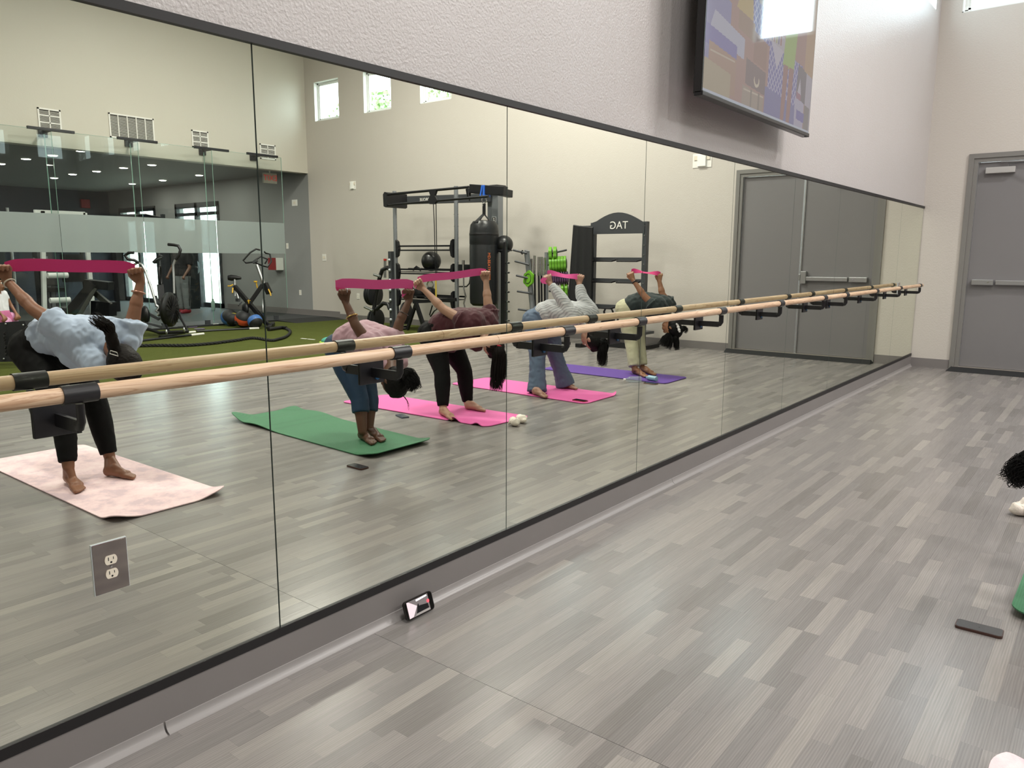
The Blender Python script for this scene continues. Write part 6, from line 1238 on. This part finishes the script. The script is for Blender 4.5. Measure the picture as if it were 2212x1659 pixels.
# --- person 5, dark green T-shirt, khaki trousers
J5 = dict(hip=(2.567,8.140,0.763), waist=(2.438,8.185,0.856), chest=(2.225,8.217,0.819), neck=(2.102,8.212,0.704), head=(2.025,8.190,0.552), shL=(2.204,8.075,0.805), shR=(2.182,8.407,0.823), elL=(2.325,8.032,0.932), wrL=(2.472,8.008,1.123), elR=(2.255,8.348,0.939), wrR=(2.312,8.363,1.103),
    knL=(2.465,8.007,0.366), knR=(2.464,8.186,0.351), ankL=(2.363,7.922,0.072), ankR=(2.392,8.155,0.060), heelL=(2.441,8.008,0.010), toeL=(2.097,7.788,0.010), heelR=(2.419,8.173,0.010), toeR=(2.106,8.006,0.010))
c5 = dict(crown=(-.55, .1, -.85), face=(1, -.25, -.45), palm=(.78, -.62, 0), curl=(.62, .78, 0), skin2='#85593f', lip='#7a4238', handL=(.35, -.2, 1), handR=(0, 0, 1), hem=.55, sleeve=.36, sleeve_r=.08, sfold=.006, sfs=13, fdir=(.3, .3, -.9), cuff=.88, cuff_r=.056, loose=.012, tfold=.005, k=1.06, hk=1.06,
    drape=[((2.366,8.150,0.788), (2.322,8.151,0.752), .09, .07), ((2.173,8.193,0.757), (2.107,8.185,0.717), .06, .05)], haircaps=[((1.951,8.197,0.556), (1.917,8.224,0.556), .045, .028)],
    tails=[([(2.040,8.142,0.506), (2.050,8.120,0.441), (2.061,8.100,0.388), (2.074,8.081,0.345)], (.06, .09), 345, 31, .0016, .004), ([(1.979,8.163,0.497), (1.963,8.161,0.428), (1.953,8.157,0.374), (1.942,8.152,0.310)], (.04, .03), 252, 32, .0016, .004), ([(1.935,8.212,0.567), (1.906,8.236,0.567), (1.887,8.247,0.551), (1.896,8.232,0.514)], (.03, .03), 138, 33, .0016, .006)])
t5, v5, h5 = person('person in a dark green T-shirt and khaki trousers bent forward on the purple mat', J5, '#93694c', mat('dark_green_cotton', '#1e2a2a', .85, sheen=.1), mat('khaki_cotton', '#b3b194', .85), c5, (2.3, 8.05, 0))
pe = MB()
for k in range(6): p = Vector((1.934,8.121,0.622)).lerp(Vector((1.904,8.127,0.537)), k/5); pe.ell(p, .013 if k % 2 else .017, None, 12, 8)
obj('pearl_band', pe, mat('pearl_white', '#e4e2e0', .25), t5, 'white pearl hair band', smooth=60)
ring_on(t5, 'watch', v5['elL'], v5['wrL'], .86, .031, .007, M_BLK, 'dark wristwatch strap'); obj('watch_face', MB().box(v5['elL'].lerp(v5['wrL'], .86)+Vector((-.03, 0, .014)), (.012, .028, .03)), M_DGREY, t5, smooth=0, bevel=.004)
band((2.506,8.028,1.225), (2.308,8.384,1.185), .060, 'dark magenta stretch band between the hands of the person in dark green', M_BAND, sag=.0, twist=1.3)

# --- child in pink beyond the lettered machine
def upright(label, base, H, face, skin, parts, nm_group=None):
    """standing figure: total height H at base, facing 'face' (unit xy)"""
    t = thing('person', label, 'person', base); b = Vector(base); f_ = Vector((face[0], face[1], 0)).normalized(); s = Vector((-f_.y, f_.x, 0)); Z = Vector((0, 0, 1)); body = MB(); hair = MB(); g = lambda x, y, z: b+f_*(x*H)+s*(y*H)+Z*(z*H)
    for q in (-1, 1):
        chain(body, [g(0, q*.05, .50), g(.01, q*.055, .28), g(-.01, q*.055, .055)], [.055*H, .034*H, .021*H]); chain(body, [g(0, q*.05, .5), g(0, q*.045, .62), g(0, q*.06, .73), g(0, q*.105, .80)], [.062*H, .052*H, .056*H, .030*H])
        foot(body, tuple(g(-.03, q*.055, 0)), tuple(g(.11, q*.06, 0)), tuple(g(-.012, q*.055, .05)))
        sh_, el_, wr_ = (g(0, q*.115, .79), parts['el'][0 if q < 0 else 1], parts['wr'][0 if q < 0 else 1]); el_ = g(*el_); wr_ = g(*wr_); chain(body, [sh_, el_, wr_], [.030*H, .022*H, .015*H]); hand(body, wr_, wr_-el_, s, -f_, H/1.65)
    chain(body, [g(0, 0, .78), g(.005, 0, .85), g(.01, 0, .9)], [.04*H, .03*H, .03*H]); hd_ = head(body, hair, g(.01, 0, .925), (0, 0, 1), tuple(f_), H*.13/.21 if H < 1.3 else 1.0)
    obj('body', fuse('body', body, mat('skin_'+skin, skin, .5), .009, 2), None, t, smooth=0); face_bits(t, hd_, '#8a5148'); obj('hair', fuse('hair', hair, M_HAIR, .009, 2), None, t, smooth=0)
    for nm, m, caps in parts['clothes']:
        mb = MB()
        for (a, c_, r0, r1) in caps: mb.cap(g(*a), g(*c_), r0*H, r1*H)
        obj(nm, fuse(nm, mb, m, .012, 3, .004), None, t, smooth=0)
    return t, g
cb_ = (9.949,3.841,-0.132); cx_, cy_ = cb_[0], cb_[1]
upright('small child in a white and pink top and pink skirt behind the lettered machine', (cx_, cy_, .006), 1.08, (-.8, .6), '#8a6048', dict(el=((.04, -.16, .64), (.04, .16, .64)), wr=((.12, -.14, .52), (.12, .12, .52)),
    clothes=[('top', mat('white_jersey', '#dfe0e6', .85), [((0, -.05, .56), (0, -.06, .76), .075, .068), ((0, .05, .56), (0, .06, .76), .075, .068), ((0, -.11, .79), (0, -.14, .72), .04, .042), ((0, .11, .79), (0, .14, .72), .04, .042)]),
             ('waistcoat', mat('pink_jersey', '#cf7fa6', .85), [((-.02, -.06, .56), (-.02, -.075, .72), .082, .066), ((-.02, .06, .56), (-.02, .075, .72), .082, .066)]), ('skirt', mat('pink_skirt', '#c46d98', .8), [((0, -.05, .54), (0, -.09, .40), .085, .10), ((0, .05, .54), (0, .09, .40), .085, .10)]), ('frill', mat('floral_frill', '#d29ac0', .8), [((.05, -.14, .50), (.07, -.15, .42), .05, .05), ((.0, -.02, .42), (0, .02, .38), .11, .11)])]))
mb_ = (15.334,9.404,0.035)
upright('person in grey striped tracksuit trousers and red shoes behind the glass', (mb_[0], mb_[1], .035), 1.72, (-.2, -1), '#6b4a3a', dict(el=((.02, -.17, .62), (.02, .17, .62)), wr=((.10, -.16, .52), (.10, .16, .52)),
    clothes=[('shirt', mat('black_cotton', '#151518', .85), [((0, -.05, .54), (0, -.06, .76), .078, .07), ((0, .05, .54), (0, .06, .76), .078, .07), ((0, -.11, .79), (0, -.15, .68), .042, .044), ((0, .11, .79), (0, .15, .68), .042, .044)]),
             ('trousers', mat('grey_tracksuit', '#707476', .85), [((0, -.05, .52), (.01, -.055, .28), .07, .05), ((0, .05, .52), (.01, .055, .28), .07, .05), ((.01, -.055, .28), (0, -.055, .08), .05, .042), ((.01, .055, .28), (0, .055, .08), .05, .042)]),
             ('side_stripe', mat('stripe_black', '#1b1b1d', .8), [((0, -.122, .5), (.01, -.109, .1), .006, .006), ((0, .122, .5), (.01, .109, .1), .006, .006)]),
             ('shoes', mat('red_shoe', '#8c1f2c', .6), [((-.02, -.055, .03), (.10, -.06, .02), .032, .024), ((-.02, .055, .03), (.10, .06, .02), .032, .024)])]))
